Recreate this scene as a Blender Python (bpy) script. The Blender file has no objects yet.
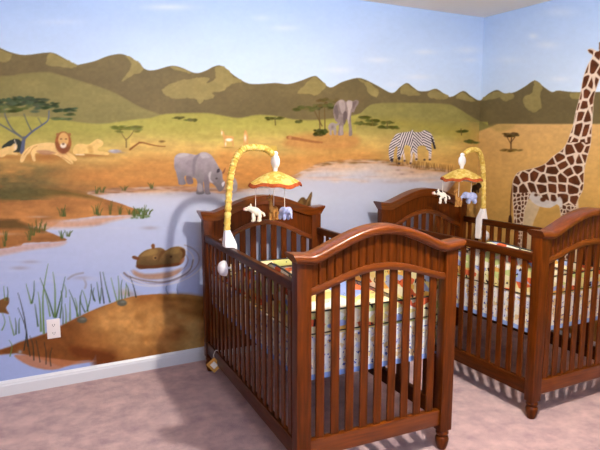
import bpy, bmesh, math, random
import numpy as np
from mathutils import Vector, Matrix
C = bpy.context.scene.collection
PI = math.pi
random.seed(4)

# ------------------------------------------------------------------ camera
F = 567.63; PIT = .142; ROL = .001; YAW = .4871
CAM = np.array([-3.5451, -3.5211, 1.4310])
FW = np.array([math.sin(YAW)*math.cos(PIT), math.cos(YAW)*math.cos(PIT), -math.sin(PIT)])
R0 = np.array([math.cos(YAW), -math.sin(YAW), 0.]); U0 = np.cross(R0, FW)
RT = R0*math.cos(ROL)+U0*math.sin(ROL); UP = -R0*math.sin(ROL)+U0*math.cos(ROL)
cd = bpy.data.cameras.new('camera'); co = bpy.data.objects.new('camera', cd); C.objects.link(co)
cd.sensor_fit = 'HORIZONTAL'; cd.sensor_width = 36; cd.lens = 36*F/600; cd.clip_start = .02
co.matrix_world = Matrix(((RT[0], UP[0], -FW[0], CAM[0]), (RT[1], UP[1], -FW[1], CAM[1]), (RT[2], UP[2], -FW[2], CAM[2]), (0, 0, 0, 1)))
bpy.context.scene.camera = co

# ------------------------------------------------------------------ materials
def lin(c):
    c = np.asarray(c, float)/255.
    return np.where(c <= .04045, c/12.92, ((c+.055)/1.055)**2.4)
def rgba(c): return tuple(float(x) for x in lin(c))+(1.,)
def new_mat(name, col, rough=.5, spec=.5, coat=0., bump=0., bscale=200., var=None, vscale=30., stretch=(1, 1, 1), sheen=0., detail=4):
    m = bpy.data.materials.new(name); m.use_nodes = True
    nt = m.node_tree; N = nt.nodes; L = nt.links; b = N['Principled BSDF']
    b.inputs['Base Color'].default_value = rgba(col); b.inputs['Roughness'].default_value = rough
    b.inputs['Specular IOR Level'].default_value = spec; b.inputs['Coat Weight'].default_value = coat
    b.inputs['Coat Roughness'].default_value = .12; b.inputs['Sheen Weight'].default_value = sheen
    tc = N.new('ShaderNodeTexCoord'); mp = N.new('ShaderNodeMapping'); mp.inputs['Scale'].default_value = stretch
    L.new(tc.outputs['Object'], mp.inputs['Vector'])
    if var is not None:
        n = N.new('ShaderNodeTexNoise'); n.inputs['Scale'].default_value = vscale; n.inputs['Detail'].default_value = detail
        L.new(mp.outputs[0], n.inputs['Vector'])
        r = N.new('ShaderNodeValToRGB'); r.color_ramp.elements[0].position = .3; r.color_ramp.elements[1].position = .72
        r.color_ramp.elements[0].color = rgba(var); r.color_ramp.elements[1].color = rgba(col)
        L.new(n.outputs['Fac'], r.inputs['Fac']); L.new(r.outputs['Color'], b.inputs['Base Color'])
    if bump:
        n = N.new('ShaderNodeTexNoise'); n.inputs['Scale'].default_value = bscale; n.inputs['Detail'].default_value = 3
        L.new(tc.outputs['Object'], n.inputs['Vector'])
        bp = N.new('ShaderNodeBump'); bp.inputs['Strength'].default_value = bump; bp.inputs['Distance'].default_value = .01
        L.new(n.outputs['Fac'], bp.inputs['Height']); L.new(bp.outputs['Normal'], b.inputs['Normal'])
    return m
def print_mat(name, cols, scale, rough=.9, stretch=(1, 1, 1), dark=None, dscale=60, dthr=.62):
    """patchwork print: voronoi cells pick a colour, small dark marks over it"""
    m = bpy.data.materials.new(name); m.use_nodes = True
    nt = m.node_tree; N = nt.nodes; L = nt.links; b = N['Principled BSDF']
    b.inputs['Roughness'].default_value = rough; b.inputs['Specular IOR Level'].default_value = .2
    tc = N.new('ShaderNodeTexCoord'); mp = N.new('ShaderNodeMapping'); mp.inputs['Scale'].default_value = stretch
    L.new(tc.outputs['Object'], mp.inputs['Vector'])
    v = N.new('ShaderNodeTexVoronoi'); v.inputs['Scale'].default_value = scale; L.new(mp.outputs[0], v.inputs['Vector'])
    sx = N.new('ShaderNodeSeparateColor'); L.new(v.outputs['Color'], sx.inputs[0])
    r = N.new('ShaderNodeValToRGB'); r.color_ramp.interpolation = 'CONSTANT'
    els = r.color_ramp.elements
    els[0].position = 0; els[0].color = rgba(cols[0]); els[1].position = 1./len(cols); els[1].color = rgba(cols[1])
    for i, c in enumerate(cols[2:], 2):
        e = els.new(i/len(cols)); e.color = rgba(c)
    L.new(sx.outputs[0], r.inputs['Fac'])
    out = r.outputs['Color']
    if dark is not None:
        n = N.new('ShaderNodeTexNoise'); n.inputs['Scale'].default_value = dscale; n.inputs['Detail'].default_value = 1
        L.new(tc.outputs['Object'], n.inputs['Vector'])
        g = N.new('ShaderNodeMath'); g.operation = 'GREATER_THAN'; g.inputs[1].default_value = dthr; L.new(n.outputs['Fac'], g.inputs[0])
        mx = N.new('ShaderNodeMix'); mx.data_type = 'RGBA'; L.new(g.outputs[0], mx.inputs[0]); L.new(out, mx.inputs[6]); mx.inputs[7].default_value = rgba(dark)
        out = mx.outputs[2]
    L.new(out, b.inputs['Base Color'])
    return m
def vc_mat():
    m = bpy.data.materials.new('mural_paint'); m.use_nodes = True
    nt = m.node_tree; N = nt.nodes; L = nt.links; b = N['Principled BSDF']
    a = N.new('ShaderNodeAttribute'); a.attribute_name = 'paint'
    L.new(a.outputs['Color'], b.inputs['Base Color']); b.inputs['Roughness'].default_value = .5; b.inputs['Specular IOR Level'].default_value = .1
    tc = N.new('ShaderNodeTexCoord'); n = N.new('ShaderNodeTexNoise'); n.inputs['Scale'].default_value = 90; L.new(tc.outputs['Object'], n.inputs['Vector'])
    bp = N.new('ShaderNodeBump'); bp.inputs['Strength'].default_value = .08; bp.inputs['Distance'].default_value = .004
    L.new(n.outputs['Fac'], bp.inputs['Height']); L.new(bp.outputs['Normal'], b.inputs['Normal'])
    return m
M = {}
M['wood'] = new_mat('cherry_wood', (98, 43, 3), .38, .18, .0, var=(62, 25, 1), vscale=9, stretch=(9, 9, .8))
M['woodx'] = new_mat('cherry_wood_cross_grain', (114, 54, 4), .28, .4, .12, var=(80, 33, 2), vscale=9, stretch=(.8, 9, 9))
M['woody'] = new_mat('cherry_wood_rail_grain_shaded', (82, 36, 3), .38, .14, .0, var=(46, 17, 2), vscale=9, stretch=(9, .8, 9))  # same cherry, grain along the rail; shade of the crib sides darkened into the colour
M['mural'] = vc_mat()
M['plain'] = new_mat('beige_wall_paint', (150, 140, 130), .8)
M['ceil'] = new_mat('ceiling_paint', (246, 240, 230), .85, .2, bump=.15, bscale=60)
M['trim'] = new_mat('white_gloss_trim', (222, 224, 230), .35)
M['plastic'] = new_mat('white_plastic', (235, 232, 236), .35)
M['outlet'] = new_mat('outlet_plastic', (238, 230, 228), .35)
M['slot'] = new_mat('dark_slot', (70, 60, 60), .6)
M['yellow'] = print_mat('yellow_quilted_fabric', [(216, 186, 98), (204, 172, 84), (224, 198, 118), (198, 164, 76)], 55)
M['rust'] = new_mat('rust_orange_trim', (172, 84, 40), .85, .2, var=(142, 62, 30), vscale=40)
M['mattress'] = new_mat('white_sheet', (226, 226, 230), .9, .2, bump=.1, bscale=40)
M['sheet'] = print_mat('pastel_jungle_sheet_print', [(250, 240, 200), (246, 232, 168), (226, 116, 70), (252, 248, 232), (214, 222, 150), (150, 172, 230), (250, 238, 200), (240, 204, 130)], 7, dark=(50, 50, 50), dscale=26, dthr=.7)
M['bumper'] = print_mat('jungle_patchwork_print', [(246, 236, 190), (240, 224, 150), (222, 104, 62), (252, 248, 228), (208, 218, 140), (164, 180, 228), (246, 234, 186), (244, 232, 200), (234, 184, 96)], 13, stretch=(1, 1, 2.4), dark=(50, 36, 40), dscale=40, dthr=.68)
M['skirt'] = print_mat('white_letter_print', [(238, 232, 218), (230, 224, 214), (214, 216, 232), (240, 232, 208), (236, 230, 226), (222, 196, 150)], 45, dark=(80, 96, 170), dscale=70, dthr=.64)
M['hem'] = new_mat('blue_hem', (150, 176, 232), .85, .2)
M['piping'] = new_mat('dark_green_piping', (44, 44, 36), .8)
M['metal'] = new_mat('dark_metal', (60, 52, 50), .5)
M['string'] = new_mat('white_string', (240, 235, 225), .8)
M['tagc'] = new_mat('yellow_card', (206, 152, 66), .7)
M['white'] = new_mat('white_plush', (240, 232, 214), .95, .1, bump=.4, bscale=300, var=(224, 214, 196), vscale=60)
M['tan'] = new_mat('tan_plush', (200, 150, 84), .95, .1, bump=.4, bscale=300, var=(160, 108, 58), vscale=70)
M['blue'] = new_mat('blue_plush', (180, 188, 226), .95, .1, bump=.4, bscale=300, var=(156, 166, 214), vscale=60)
M['brown'] = new_mat('dark_brown_plush', (70, 48, 28), .95, .1, bump=.4, bscale=300)
M['zebra'] = print_mat('zebra_plush', [(240, 232, 220), (240, 232, 220), (60, 50, 50), (240, 234, 224)], 60, stretch=(1, 1, 1))
M['pink'] = new_mat('pink_plush', (216, 160, 150), .95, .1)

def carpet():
    m = new_mat('mauve_carpet', (190, 160, 152), .95, .1, sheen=.3)
    nt = m.node_tree; N = nt.nodes; L = nt.links; b = N['Principled BSDF']
    tc = N.new('ShaderNodeTexCoord')
    n1 = N.new('ShaderNodeTexNoise'); n1.inputs['Scale'].default_value = 9; n1.inputs['Detail'].default_value = 6; n1.inputs['Roughness'].default_value = .65
    n2 = N.new('ShaderNodeTexNoise'); n2.inputs['Scale'].default_value = 260; n2.inputs['Detail'].default_value = 3
    L.new(tc.outputs['Object'], n1.inputs['Vector']); L.new(tc.outputs['Object'], n2.inputs['Vector'])
    r = N.new('ShaderNodeValToRGB'); e = r.color_ramp.elements
    e[0].position = .33; e[0].color = rgba((174, 138, 144)); e[1].position = .68; e[1].color = rgba((224, 188, 184))
    L.new(n1.outputs['Fac'], r.inputs['Fac'])
    mx = N.new('ShaderNodeMix'); mx.data_type = 'RGBA'; mx.blend_type = 'OVERLAY'; mx.inputs[0].default_value = .45
    L.new(r.outputs['Color'], mx.inputs[6]); L.new(n2.outputs['Fac'], mx.inputs[7]); L.new(mx.outputs[2], b.inputs['Base Color'])
    bp = N.new('ShaderNodeBump'); bp.inputs['Strength'].default_value = .8; bp.inputs['Distance'].default_value = .012
    L.new(n2.outputs['Fac'], bp.inputs['Height']); L.new(bp.outputs['Normal'], b.inputs['Normal'])
    return m
M['carpet'] = carpet()
def emit_mat(name, col, s):
    m = bpy.data.materials.new(name); m.use_nodes = True
    b = m.node_tree.nodes['Principled BSDF']; b.inputs['Base Color'].default_value = (1, 1, 1, 1)
    b.inputs['Emission Color'].default_value = tuple(col)+(1.,); b.inputs['Emission Strength'].default_value = s
    return m

# ------------------------------------------------------------------ mesh helpers
def mkobj(name, bm, m, parent=None, smooth=False):
    me = bpy.data.meshes.new(name)
    bmesh.ops.recalc_face_normals(bm, faces=bm.faces)
    bm.to_mesh(me); bm.free()
    if m is not None: me.materials.append(m)
    if smooth:
        for p in me.polygons: p.use_smooth = True
        try: me.set_sharp_from_angle(angle=math.radians(42))
        except Exception: pass
    o = bpy.data.objects.new(name, me); C.objects.link(o)
    if parent is not None: o.parent = parent
    return o
def box(bm, x0, x1, y0, y1, z0, z1, bev=0., seg=2):
    t = bmesh.new()
    bmesh.ops.create_cube(t, size=1)
    for v in t.verts:
        v.co = Vector(((x0+x1)/2+v.co.x*(x1-x0), (y0+y1)/2+v.co.y*(y1-y0), (z0+z1)/2+v.co.z*(z1-z0)))
    if bev: bmesh.ops.bevel(t, geom=t.edges[:], offset=bev, segments=seg, affect='EDGES', profile=.6)
    merge(bm, t)
def merge(bm, t, mat=None):
    if mat is not None: t.transform(mat)
    mp = [bm.verts.new(v.co) for v in t.verts]; t.verts.index_update()
    for f in t.faces:
        try: bm.faces.new([mp[v.index] for v in f.verts])
        except ValueError: pass
    t.free()
def lathe(bm, prof, c=(0, 0, 0), n=20, mat=None):
    t = bmesh.new(); rings = []
    for r, z in prof:
        rings.append([t.verts.new((r*math.cos(2*PI*i/n), r*math.sin(2*PI*i/n), z)) for i in range(n)] if r > 1e-6 else [t.verts.new((0, 0, z))])
    for a, b in zip(rings, rings[1:]):
        for i in range(n):
            j = (i+1) % n
            if len(a) == 1 and len(b) == 1: continue
            if len(a) == 1: t.faces.new((a[0], b[j], b[i]))
            elif len(b) == 1: t.faces.new((a[i], a[j], b[0]))
            else: t.faces.new((a[i], a[j], b[j], b[i]))
    if len(rings[0]) > 1: t.faces.new(rings[0])
    if len(rings[-1]) > 1: t.faces.new(rings[-1])
    mm = Matrix.Translation(c)
    if mat is not None: mm = mm @ mat
    merge(bm, t, mm)
def tube(bm, pts, r, n=10, cap=True):
    """r a number or a list, one per point"""
    pts = [Vector(p) for p in pts]; t = bmesh.new(); rings = []; prev = None
    for i, p in enumerate(pts):
        d = (pts[min(i+1, len(pts)-1)]-pts[max(i-1, 0)]).normalized()
        a = prev if prev is not None else (Vector((0, 0, 1)) if abs(d.z) < .9 else Vector((1, 0, 0)))
        s = (a-d*a.dot(d)).normalized(); prev = s; w = d.cross(s)
        rr = r[i] if isinstance(r, (list, tuple)) else r
        rings.append([t.verts.new(p+(s*math.cos(2*PI*k/n)+w*math.sin(2*PI*k/n))*rr) for k in range(n)])
    for a, b in zip(rings, rings[1:]):
        for k in range(n): t.faces.new((a[k], a[(k+1) % n], b[(k+1) % n], b[k]))
    if cap: t.faces.new(rings[0]); t.faces.new(rings[-1])
    merge(bm, t)
def ell(bm, c, r, rot=(0, 0, 0), n=16):
    t = bmesh.new(); bmesh.ops.create_uvsphere(t, u_segments=n, v_segments=max(6, n//2), radius=1)
    from mathutils import Euler
    merge(bm, t, Matrix.Translation(c) @ Euler(rot).to_matrix().to_4x4() @ Matrix.Diagonal((r[0], r[1], r[2], 1)))
def thing(name, label, cat, loc=(0, 0, 0), rz=0., group=None):
    o = bpy.data.objects.new(name, None); C.objects.link(o); o.empty_display_size = .05
    o.location = loc; o.rotation_euler = (0, 0, rz); o['label'] = label; o['category'] = cat
    if group: o['group'] = group
    return o
def tag(o, label, cat, group=None):
    o['label'] = label; o['category'] = cat
    if group: o['group'] = group
    return o
def dup(root, loc, rz, label):
    r = root.copy(); C.objects.link(r); r.location = loc; r.rotation_euler = (0, 0, rz); r['label'] = label
    for ch in list(root.children):
        c = ch.copy(); C.objects.link(c); c.parent = r
        for g in list(ch.children):
            d = g.copy(); C.objects.link(d); d.parent = c
    return r
def catmull(pts, n=6, closed=False):
    P = [np.array(p, float) for p in pts]; out = []; k = len(P)
    rng = range(k) if closed else range(k-1)
    for i in rng:
        g = (lambda j: P[j % k]) if closed else (lambda j: P[max(0, min(k-1, j))])
        p0, p1, p2, p3 = g(i-1), g(i), g(i+1), g(i+2)
        for q in range(n):
            t = q/n
            out.append(.5*((2*p1)+(-p0+p2)*t+(2*p0-5*p1+4*p2-p3)*t*t+(-p0+3*p1-3*p2+p3)*t**3))
    if not closed: out.append(P[-1])
    return out

# ------------------------------------------------------------------ the painted walls
H = 2.44
def axis(segs):
    out = []
    for a, b, s in segs:
        n = max(1, round((b-a)/s)); out += [a+(b-a)*i/n for i in range(n)]
    out.append(segs[-1][1]); return np.array(out)
gx = axis([(-4.9, -3.75, .025), (-3.75, 0, .0046)])          # back wall, along X
gy = axis([(-4.6, -1.75, .03), (-1.75, 0, .0052)])           # right wall, along Y
gz = axis([(0, H, .0048)])
X1, Z1 = np.meshgrid(gx, gz); Y2, Z2 = np.meshgrid(gy, gz)
n1 = X1.size
PTS = np.vstack([np.stack([X1.ravel(), 0*X1.ravel(), Z1.ravel()], 1), np.stack([0*Y2.ravel(), Y2.ravel(), Z2.ravel()], 1)])
rel = PTS-CAM; dep = np.maximum(rel@FW, .25)
U = np.clip(300+F*(rel@RT)/dep, -600, 2500).astype(np.float32); V = np.clip(225-F*(rel@UP)/dep, -1500, 1500).astype(np.float32)
NP = len(U)
rng = np.random.RandomState(7); LAT = rng.rand(256, 256).astype(np.float32)
def vn(x, y):
    xi = np.floor(x).astype(int); yi = np.floor(y).astype(int); fx = x-xi; fy = y-yi
    fx = fx*fx*(3-2*fx); fy = fy*fy*(3-2*fy)
    a = LAT[xi & 255, yi & 255]; b = LAT[(xi+1) & 255, yi & 255]; c = LAT[xi & 255, (yi+1) & 255]; d = LAT[(xi+1) & 255, (yi+1) & 255]
    return (a*(1-fx)+b*fx)*(1-fy)+(c*(1-fx)+d*fx)*fy
def fbm(x, y, s, sy=None, o=4, seed=0):
    sy = sy or s; r = 0; a = .5; t = 0
    for k in range(o):
        r = r+a*vn(x/s*2**k+17.3*k+seed*7.7, y/sy*2**k+5.1*k+seed*3.3); t += a; a *= .5
    return r/t-.5
COL = np.zeros((NP, 3), np.float32); TAG = np.zeros(NP, np.int16); TAGS = ['']
def tid(name):
    TAGS.append(name); return len(TAGS)-1
def put(idx, al, col, t=None):
    al = np.clip(al, 0, 1)[:, None]; col = np.asarray(col, np.float32)
    COL[idx] = COL[idx]*(1-al)+col*al
    if t is not None:
        k = idx[al[:, 0] > .5]; TAG[k] = t
def sel(x0, x1, y0, y1): return np.nonzero((U > x0) & (U < x1) & (V > y0) & (V < y1))[0]
def tex(idx, col, amp, s, sy=None, seed=0):
    c = np.tile(np.asarray(col, np.float32), (len(idx), 1))
    if amp: c = c*(1+amp*2*fbm(U[idx], V[idx], s, sy, seed=seed))[:, None]
    return c
def sdist(x, y, P, closed=True):
    P = np.asarray(P, float); n = len(P); d = np.full(len(x), 1e9); ins = np.zeros(len(x), bool)
    for i in range(n if closed else n-1):
        a = P[i]; b = P[(i+1) % n]; e = b-a; L = max(e@e, 1e-9)
        t = np.clip(((x-a[0])*e[0]+(y-a[1])*e[1])/L, 0, 1)
        d = np.minimum(d, (x-a[0]-t*e[0])**2+(y-a[1]-t*e[1])**2)
        if closed and a[1] != b[1]:
            c = (a[1] > y) != (b[1] > y); ins ^= c & (x < (b[0]-a[0])*(y-a[1])/(b[1]-a[1])+a[0])
    d = np.sqrt(d)
    return np.where(ins, -d, d) if closed else d
def poly(pts, col, soft=.7, smooth=3, amp=0., s=8, sy=None, alpha=1., t=None, warp=0., seed=0, shade=None):
    P = catmull(pts, smooth, True) if smooth else pts; A = np.array(P)
    if soft <= 1.2: soft = max(.36, soft*.62)
    m = 2+soft*1.5+warp
    idx = sel(A[:, 0].min()-m, A[:, 0].max()+m, A[:, 1].min()-m, A[:, 1].max()+m)
    if not len(idx): return idx
    d = sdist(U[idx], V[idx], P)
    if warp: d = d+warp*2*fbm(U[idx], V[idx], 5, seed=seed+3)
    c = tex(idx, col, amp, s, sy, seed)
    if shade: c = c*shade(U[idx], V[idx], d)[:, None]
    put(idx, alpha*np.clip(.5-d/(2*soft), 0, 1), c, t)
    return idx
def blob(x, y, rx, ry, col, alpha=1., hard=0., rot=0., t=None, amp=0., s=4):
    m = max(rx, ry)*(1.05 if hard else 2.2)+1
    idx = sel(x-m, x+m, y-m, y+m)
    if not len(idx): return
    dx = U[idx]-x; dy = V[idx]-y; c, sn = math.cos(rot), math.sin(rot)
    q = np.sqrt(((dx*c+dy*sn)/rx)**2+((-dx*sn+dy*c)/ry)**2)
    al = np.clip(.5-(q-1)*min(rx, ry)/1.2, 0, 1) if hard else np.exp(-q*q*1.2)
    put(idx, alpha*al, tex(idx, col, amp, s), t)
def stroke(pts, w, col, alpha=1., t=None, smooth=4, soft=.5):
    """w: width at start and end"""
    P = np.array(catmull(pts, smooth) if len(pts) > 2 and smooth else pts, float)
    w0, w1 = (w, w) if not isinstance(w, tuple) else w; m = max(w0, w1)+2
    idx = sel(P[:, 0].min()-m, P[:, 0].max()+m, P[:, 1].min()-m, P[:, 1].max()+m)
    if not len(idx): return
    x, y = U[idx], V[idx]; best = np.full(len(idx), 1e9); n = len(P)-1
    for i in range(n):
        a, b = P[i], P[i+1]; e = b-a; L = max(e@e, 1e-9); q = np.clip(((x-a[0])*e[0]+(y-a[1])*e[1])/L, 0, 1)
        d = np.hypot(x-a[0]-q*e[0], y-a[1]-q*e[1])-(w0+(w1-w0)*(i+q)/n)/2
        best = np.minimum(best, d)
    put(idx, alpha*np.clip(.5-best/(2*soft), 0, 1), np.tile(np.asarray(col, np.float32), (len(idx), 1)), t)
def curve(pts):
    A = np.array(catmull(pts, 4)); o = np.argsort(A[:, 0]); return A[o, 0], A[o, 1]
def below(pts, col, soft=.5, amp=0., s=12, sy=None, seed=0, x0=-700, x1=2600, alpha=1., warp=0.):
    cx, cy = curve(pts); idx = sel(x0, x1, min(cy)-6-warp*2, 1600)
    f = np.interp(U[idx], cx, cy)
    if warp: f = f+warp*2*fbm(U[idx], V[idx]*.5, 7, seed=seed+9)
    put(idx, alpha*np.clip(.5+(V[idx]-f)/(2*soft), 0, 1), tex(idx, col, amp, s, sy, seed))
def ramp(v, stops):
    ks = [k for k, _ in stops]; cs = np.array([c for _, c in stops], float)
    return np.stack([np.interp(v, ks, cs[:, i]) for i in range(3)], 1)
ALL = np.arange(NP)
# sky
n = fbm(U, V, 70, 30, seed=1)
put(ALL, np.ones(NP), ramp(V, [(-60, (160, 186, 232)), (0, (168, 194, 236)), (60, (194, 214, 242)), (110, (208, 224, 244))])*(1+.05*n)[:, None])
for x, y, rx, ry, a in [(168, 7, 24, 3, .5), (285, 28, 14, 3, .35), (262, 18, 10, 3, .25), (340, 70, 15, 3.5, .45), (378, 60, 14, 3, .5), (425, 52, 12, 3, .5), (468, 50, 14, 4, .5), (418, 77, 14, 3, .5), (470, 60, 9, 2.5, .4),
                        (533, 36, 5, 3, .6), (547, 45, 12, 4, .45), (560, 79, 10, 3, .5), (508, 60, 16, 4, .3), (560, 12, 18, 5, .3), (392, 85, 8, 3, .3), (60, 22, 26, 3, .2), (700, 40, 30, 5, .5), (800, 70, 40, 5, .5), (-90, 20, 30, 4, .4)]:
    blob(x, y, rx, ry, (226, 232, 244), a)
# mountains
SKY = [(-600, 60), (-420, 44), (-300, 66), (-200, 50), (-120, 62), (-60, 52), (-15, 44), (0, 48), (10, 52), (25, 55), (50, 52.5), (62, 57), (75, 64.5), (82, 64), (95, 61), (108, 56), (121, 54), (131, 58), (145, 69), (155, 70), (170, 66), (180, 67),
       (195, 73), (205, 71), (214, 66.5), (222, 66), (235, 76), (247, 83), (258, 84), (275, 83), (288, 84), (300, 81), (314, 76), (320, 79), (330, 87.5), (342, 82), (357, 78), (366, 80), (378, 86), (392, 93), (400, 87), (407, 83), (413, 87), (419, 91), (428, 91), (437, 89),
       (450, 97), (463, 91), (471, 96), (480, 100.5), (488, 94), (497, 90), (505, 93.5), (515, 92), (525, 86.5), (535, 80.5), (544, 87), (552, 92), (558, 90.5), (572, 92), (590, 92), (620, 91), (680, 84), (740, 94), (800, 82), (900, 96), (1000, 80), (1200, 96), (1500, 84), (2600, 90)]
MD = (106, 94, 64)
below(SKY, MD, amp=.08, s=25, seed=2)
for P in [[(0, 49), (6, 52), (12, 55), (6, 62), (-6, 60), (-10, 50)], [(50, 53), (62, 58), (77, 65), (70, 68), (58, 66), (46, 64)], [(126, 56), (136, 60), (144, 69), (136, 74), (128, 78), (122, 81), (128, 72), (131, 64)],
          [(170, 67), (182, 68), (192, 73), (184, 72)], [(162, 90), (176, 82), (196, 78), (210, 78), (206, 86), (214, 96), (206, 100), (186, 98), (172, 98)], [(214, 68), (224, 67), (234, 77), (242, 81), (232, 84), (224, 90), (210, 94), (200, 104), (196, 92), (204, 84), (216, 78)],
          [(314, 77), (322, 82), (326, 86), (318, 95), (308, 94), (298, 93), (304, 86)], [(358, 79), (368, 82), (378, 90), (376, 97), (368, 92), (366, 86)], [(405, 84), (412, 88), (420, 94), (412, 96), (402, 94), (400, 90)],
          [(434, 90), (448, 96), (444, 100), (432, 98), (428, 94)], [(462, 92), (470, 97), (476, 102), (464, 100), (456, 98)], [(486, 96), (498, 91), (504, 95), (494, 99), (482, 100)], [(503, 94), (513, 93), (514, 98), (506, 101), (500, 98)],
          [(535, 81), (543, 88), (540, 96), (542, 108), (532, 112), (524, 106), (524, 96), (532, 92)], [(570, 93), (590, 93), (586, 98), (572, 99)], [(-70, 55), (-50, 60), (-44, 72), (-66, 70)], [(690, 86), (720, 94), (710, 104), (680, 100)]]:
    poly(P, (138, 125, 80), .9, warp=1.4, amp=.06)
# hills and plain
HILL = [(-700, 90), (-300, 84), (-100, 74), (0, 76), (20, 74), (45, 72), (60, 75), (90, 84), (115, 93), (140, 107), (165, 117), (200, 140)]
below(HILL, (130, 121, 76), 1.0, amp=.08, s=30, sy=12, x1=200)
below([(-700, 122), (-60, 120), (0, 117), (40, 117), (70, 121), (100, 124), (130, 120), (150, 118), (166, 114), (200, 113), (214, 114), (238, 118), (256, 115), (275, 116), (300, 120), (330, 119), (350, 116), (372, 112), (400, 118), (470, 122)], (158, 152, 78), 1.0, amp=.09, s=34, sy=7, x1=488, seed=3)
below([(354, 121), (366, 108), (374, 104), (390, 103), (420, 103), (446, 104), (456, 107), (472, 117), (487, 124.5), (500, 131)], (136, 129, 76), .8, amp=.08, s=30, sy=10, x0=356, x1=500)
# ground of the back wall: yellow green passes into ochre and orange
i1 = np.nonzero((ALL < n1) & (V > 118))[0]
g = ramp(V[i1]+22*fbm(U[i1], V[i1], 60, 12, seed=5), [(118, (164, 154, 80)), (134, (182, 164, 92)), (146, (196, 166, 98)), (160, (197, 156, 90)), (178, (188, 136, 76)), (192, (164, 114, 66)), (300, (176, 134, 84))])
al = np.clip((V[i1]-120-8*(U[i1] < 130))/22., 0, 1); put(i1, al, g*(1+.26*fbm(U[i1], V[i1], 14, 4, seed=6))[:, None])
idx = sel(-700, 190, 156, 260); gr = np.clip(.5+2.8*fbm(U[idx], V[idx], 46, 15, seed=11), 0, 1)*np.clip((V[idx]-158)/14, 0, 1)*np.clip((120-U[idx])/60, 0, 1)
put(idx, gr*.85, tex(idx, (112, 98, 62), .2, 6, 3))
i2 = np.nonzero(ALL >= n1)[0]                                            # sand plain of the right wall
al = np.clip(.5+(V[i2]-124)/1.4, 0, 1)
g = ramp(V[i2], [(124, (208, 168, 110)), (150, (208, 166, 104)), (200, (200, 158, 90)), (300, (188, 148, 84)), (600, (180, 140, 80))])
put(i2, al*np.clip((U[i2]-(496-np.clip(V[i2]-124, 0, 12)*2.6))/4, 0, 1), g*(1+.07*fbm(U[i2], V[i2], 40, 22, seed=8))[:, None])
poly([(490, 125), (515, 124.5), (505, 131), (496, 131)], (160, 140, 78), 1.5, alpha=.5)
idx = sel(436, 500, 122, 420); al = np.clip((U[idx]-(452-np.clip(V[idx]-125, 0, 60)*.05))/22, 0, 1)*np.clip((V[idx]-116)/22, 0, 1)
put(idx, al*.85*(idx < n1), tex(idx, (186, 150, 86), .08, 20))
poly([(340, 122), (372, 124), (410, 130), (440, 136), (470, 140), (470, 128), (430, 122), (380, 118)], (158, 144, 68), 4, alpha=.5)
poly([(288, 138), (300, 134), (330, 132), (352, 134), (360, 141), (350, 148), (310, 150), (285, 146)], (184, 128, 76), 3, alpha=.7, amp=.1)
poly([(220, 150), (260, 156), (330, 150), (370, 150), (380, 160), (340, 166), (290, 176), (240, 186), (210, 184)], (190, 128, 70), 6, alpha=.5, amp=.15, s=8, sy=3)
poly([(50, 165), (110, 165), (160, 158), (190, 166), (180, 184), (120, 188), (60, 182)], (182, 124, 68), 6, alpha=.5, amp=.15, s=8, sy=3)
# water
WATER = (184, 190, 216)
LAKE = [(88, 193), (110, 190.5), (140, 188), (170, 187.5), (200, 188), (225, 191), (250, 189), (272, 184), (290, 178), (306, 170), (322, 163.5), (345, 161), (372, 160.5), (395, 163), (420, 167), (440, 169), (452, 173), (456, 179), (450, 188), (440, 200), (432, 230), (428, 290), (410, 420), (-300, 420), (-300, 240), (0, 240), (60, 222), (96, 215), (90, 200)]
poly(LAKE, WATER, 1.2, amp=.035, s=60, sy=14, seed=4, warp=.8)
idx = sel(-300, 460, 158, 420)
def inside(idx, P): return np.clip(.5-sdist(U[idx], V[idx], catmull(P, 3, True))/3, 0, 1)
ins = inside(idx, LAKE)
w = ramp(V[idx]+14*fbm(U[idx], V[idx], 80, 26, seed=13), [(160, (206, 192, 178)), (182, (196, 196, 208)), (200, (198, 203, 220)), (240, (184, 193, 222)), (290, (170, 184, 226)), (360, (160, 178, 228))])
put(idx, ins*.8, w)
dd = np.exp(-(np.maximum(0, -sdist(U[idx], V[idx], catmull(LAKE, 3, True)))/5.)**1)
put(idx, ins*dd*.75*(V[idx] < 215), tex(idx, (196, 150, 112), .1, 8, 3))
for x, y, rx, ry in [(200, 193, 34, 4), (235, 197, 30, 4), (215, 190, 20, 3)]: blob(x, y, rx, ry, (134, 134, 150), .7)
blob(262, 200, 30, 5, (214, 206, 196), .6); blob(414, 172, 26, 4, (208, 160, 112), .7); blob(340, 167, 30, 4, (220, 178, 140), .7); blob(150, 191, 34, 2.5, (214, 170, 128), .7)
blob(400, 176, 24, 4, (216, 190, 168), .6); blob(300, 200, 40, 12, (204, 208, 218), .5)
for x, y in [(96, 224), (30, 262), (82, 278), (16, 226), (150, 228), (20, 268)]: blob(x, y, 9, 2, (150, 130, 138), .45)
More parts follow.
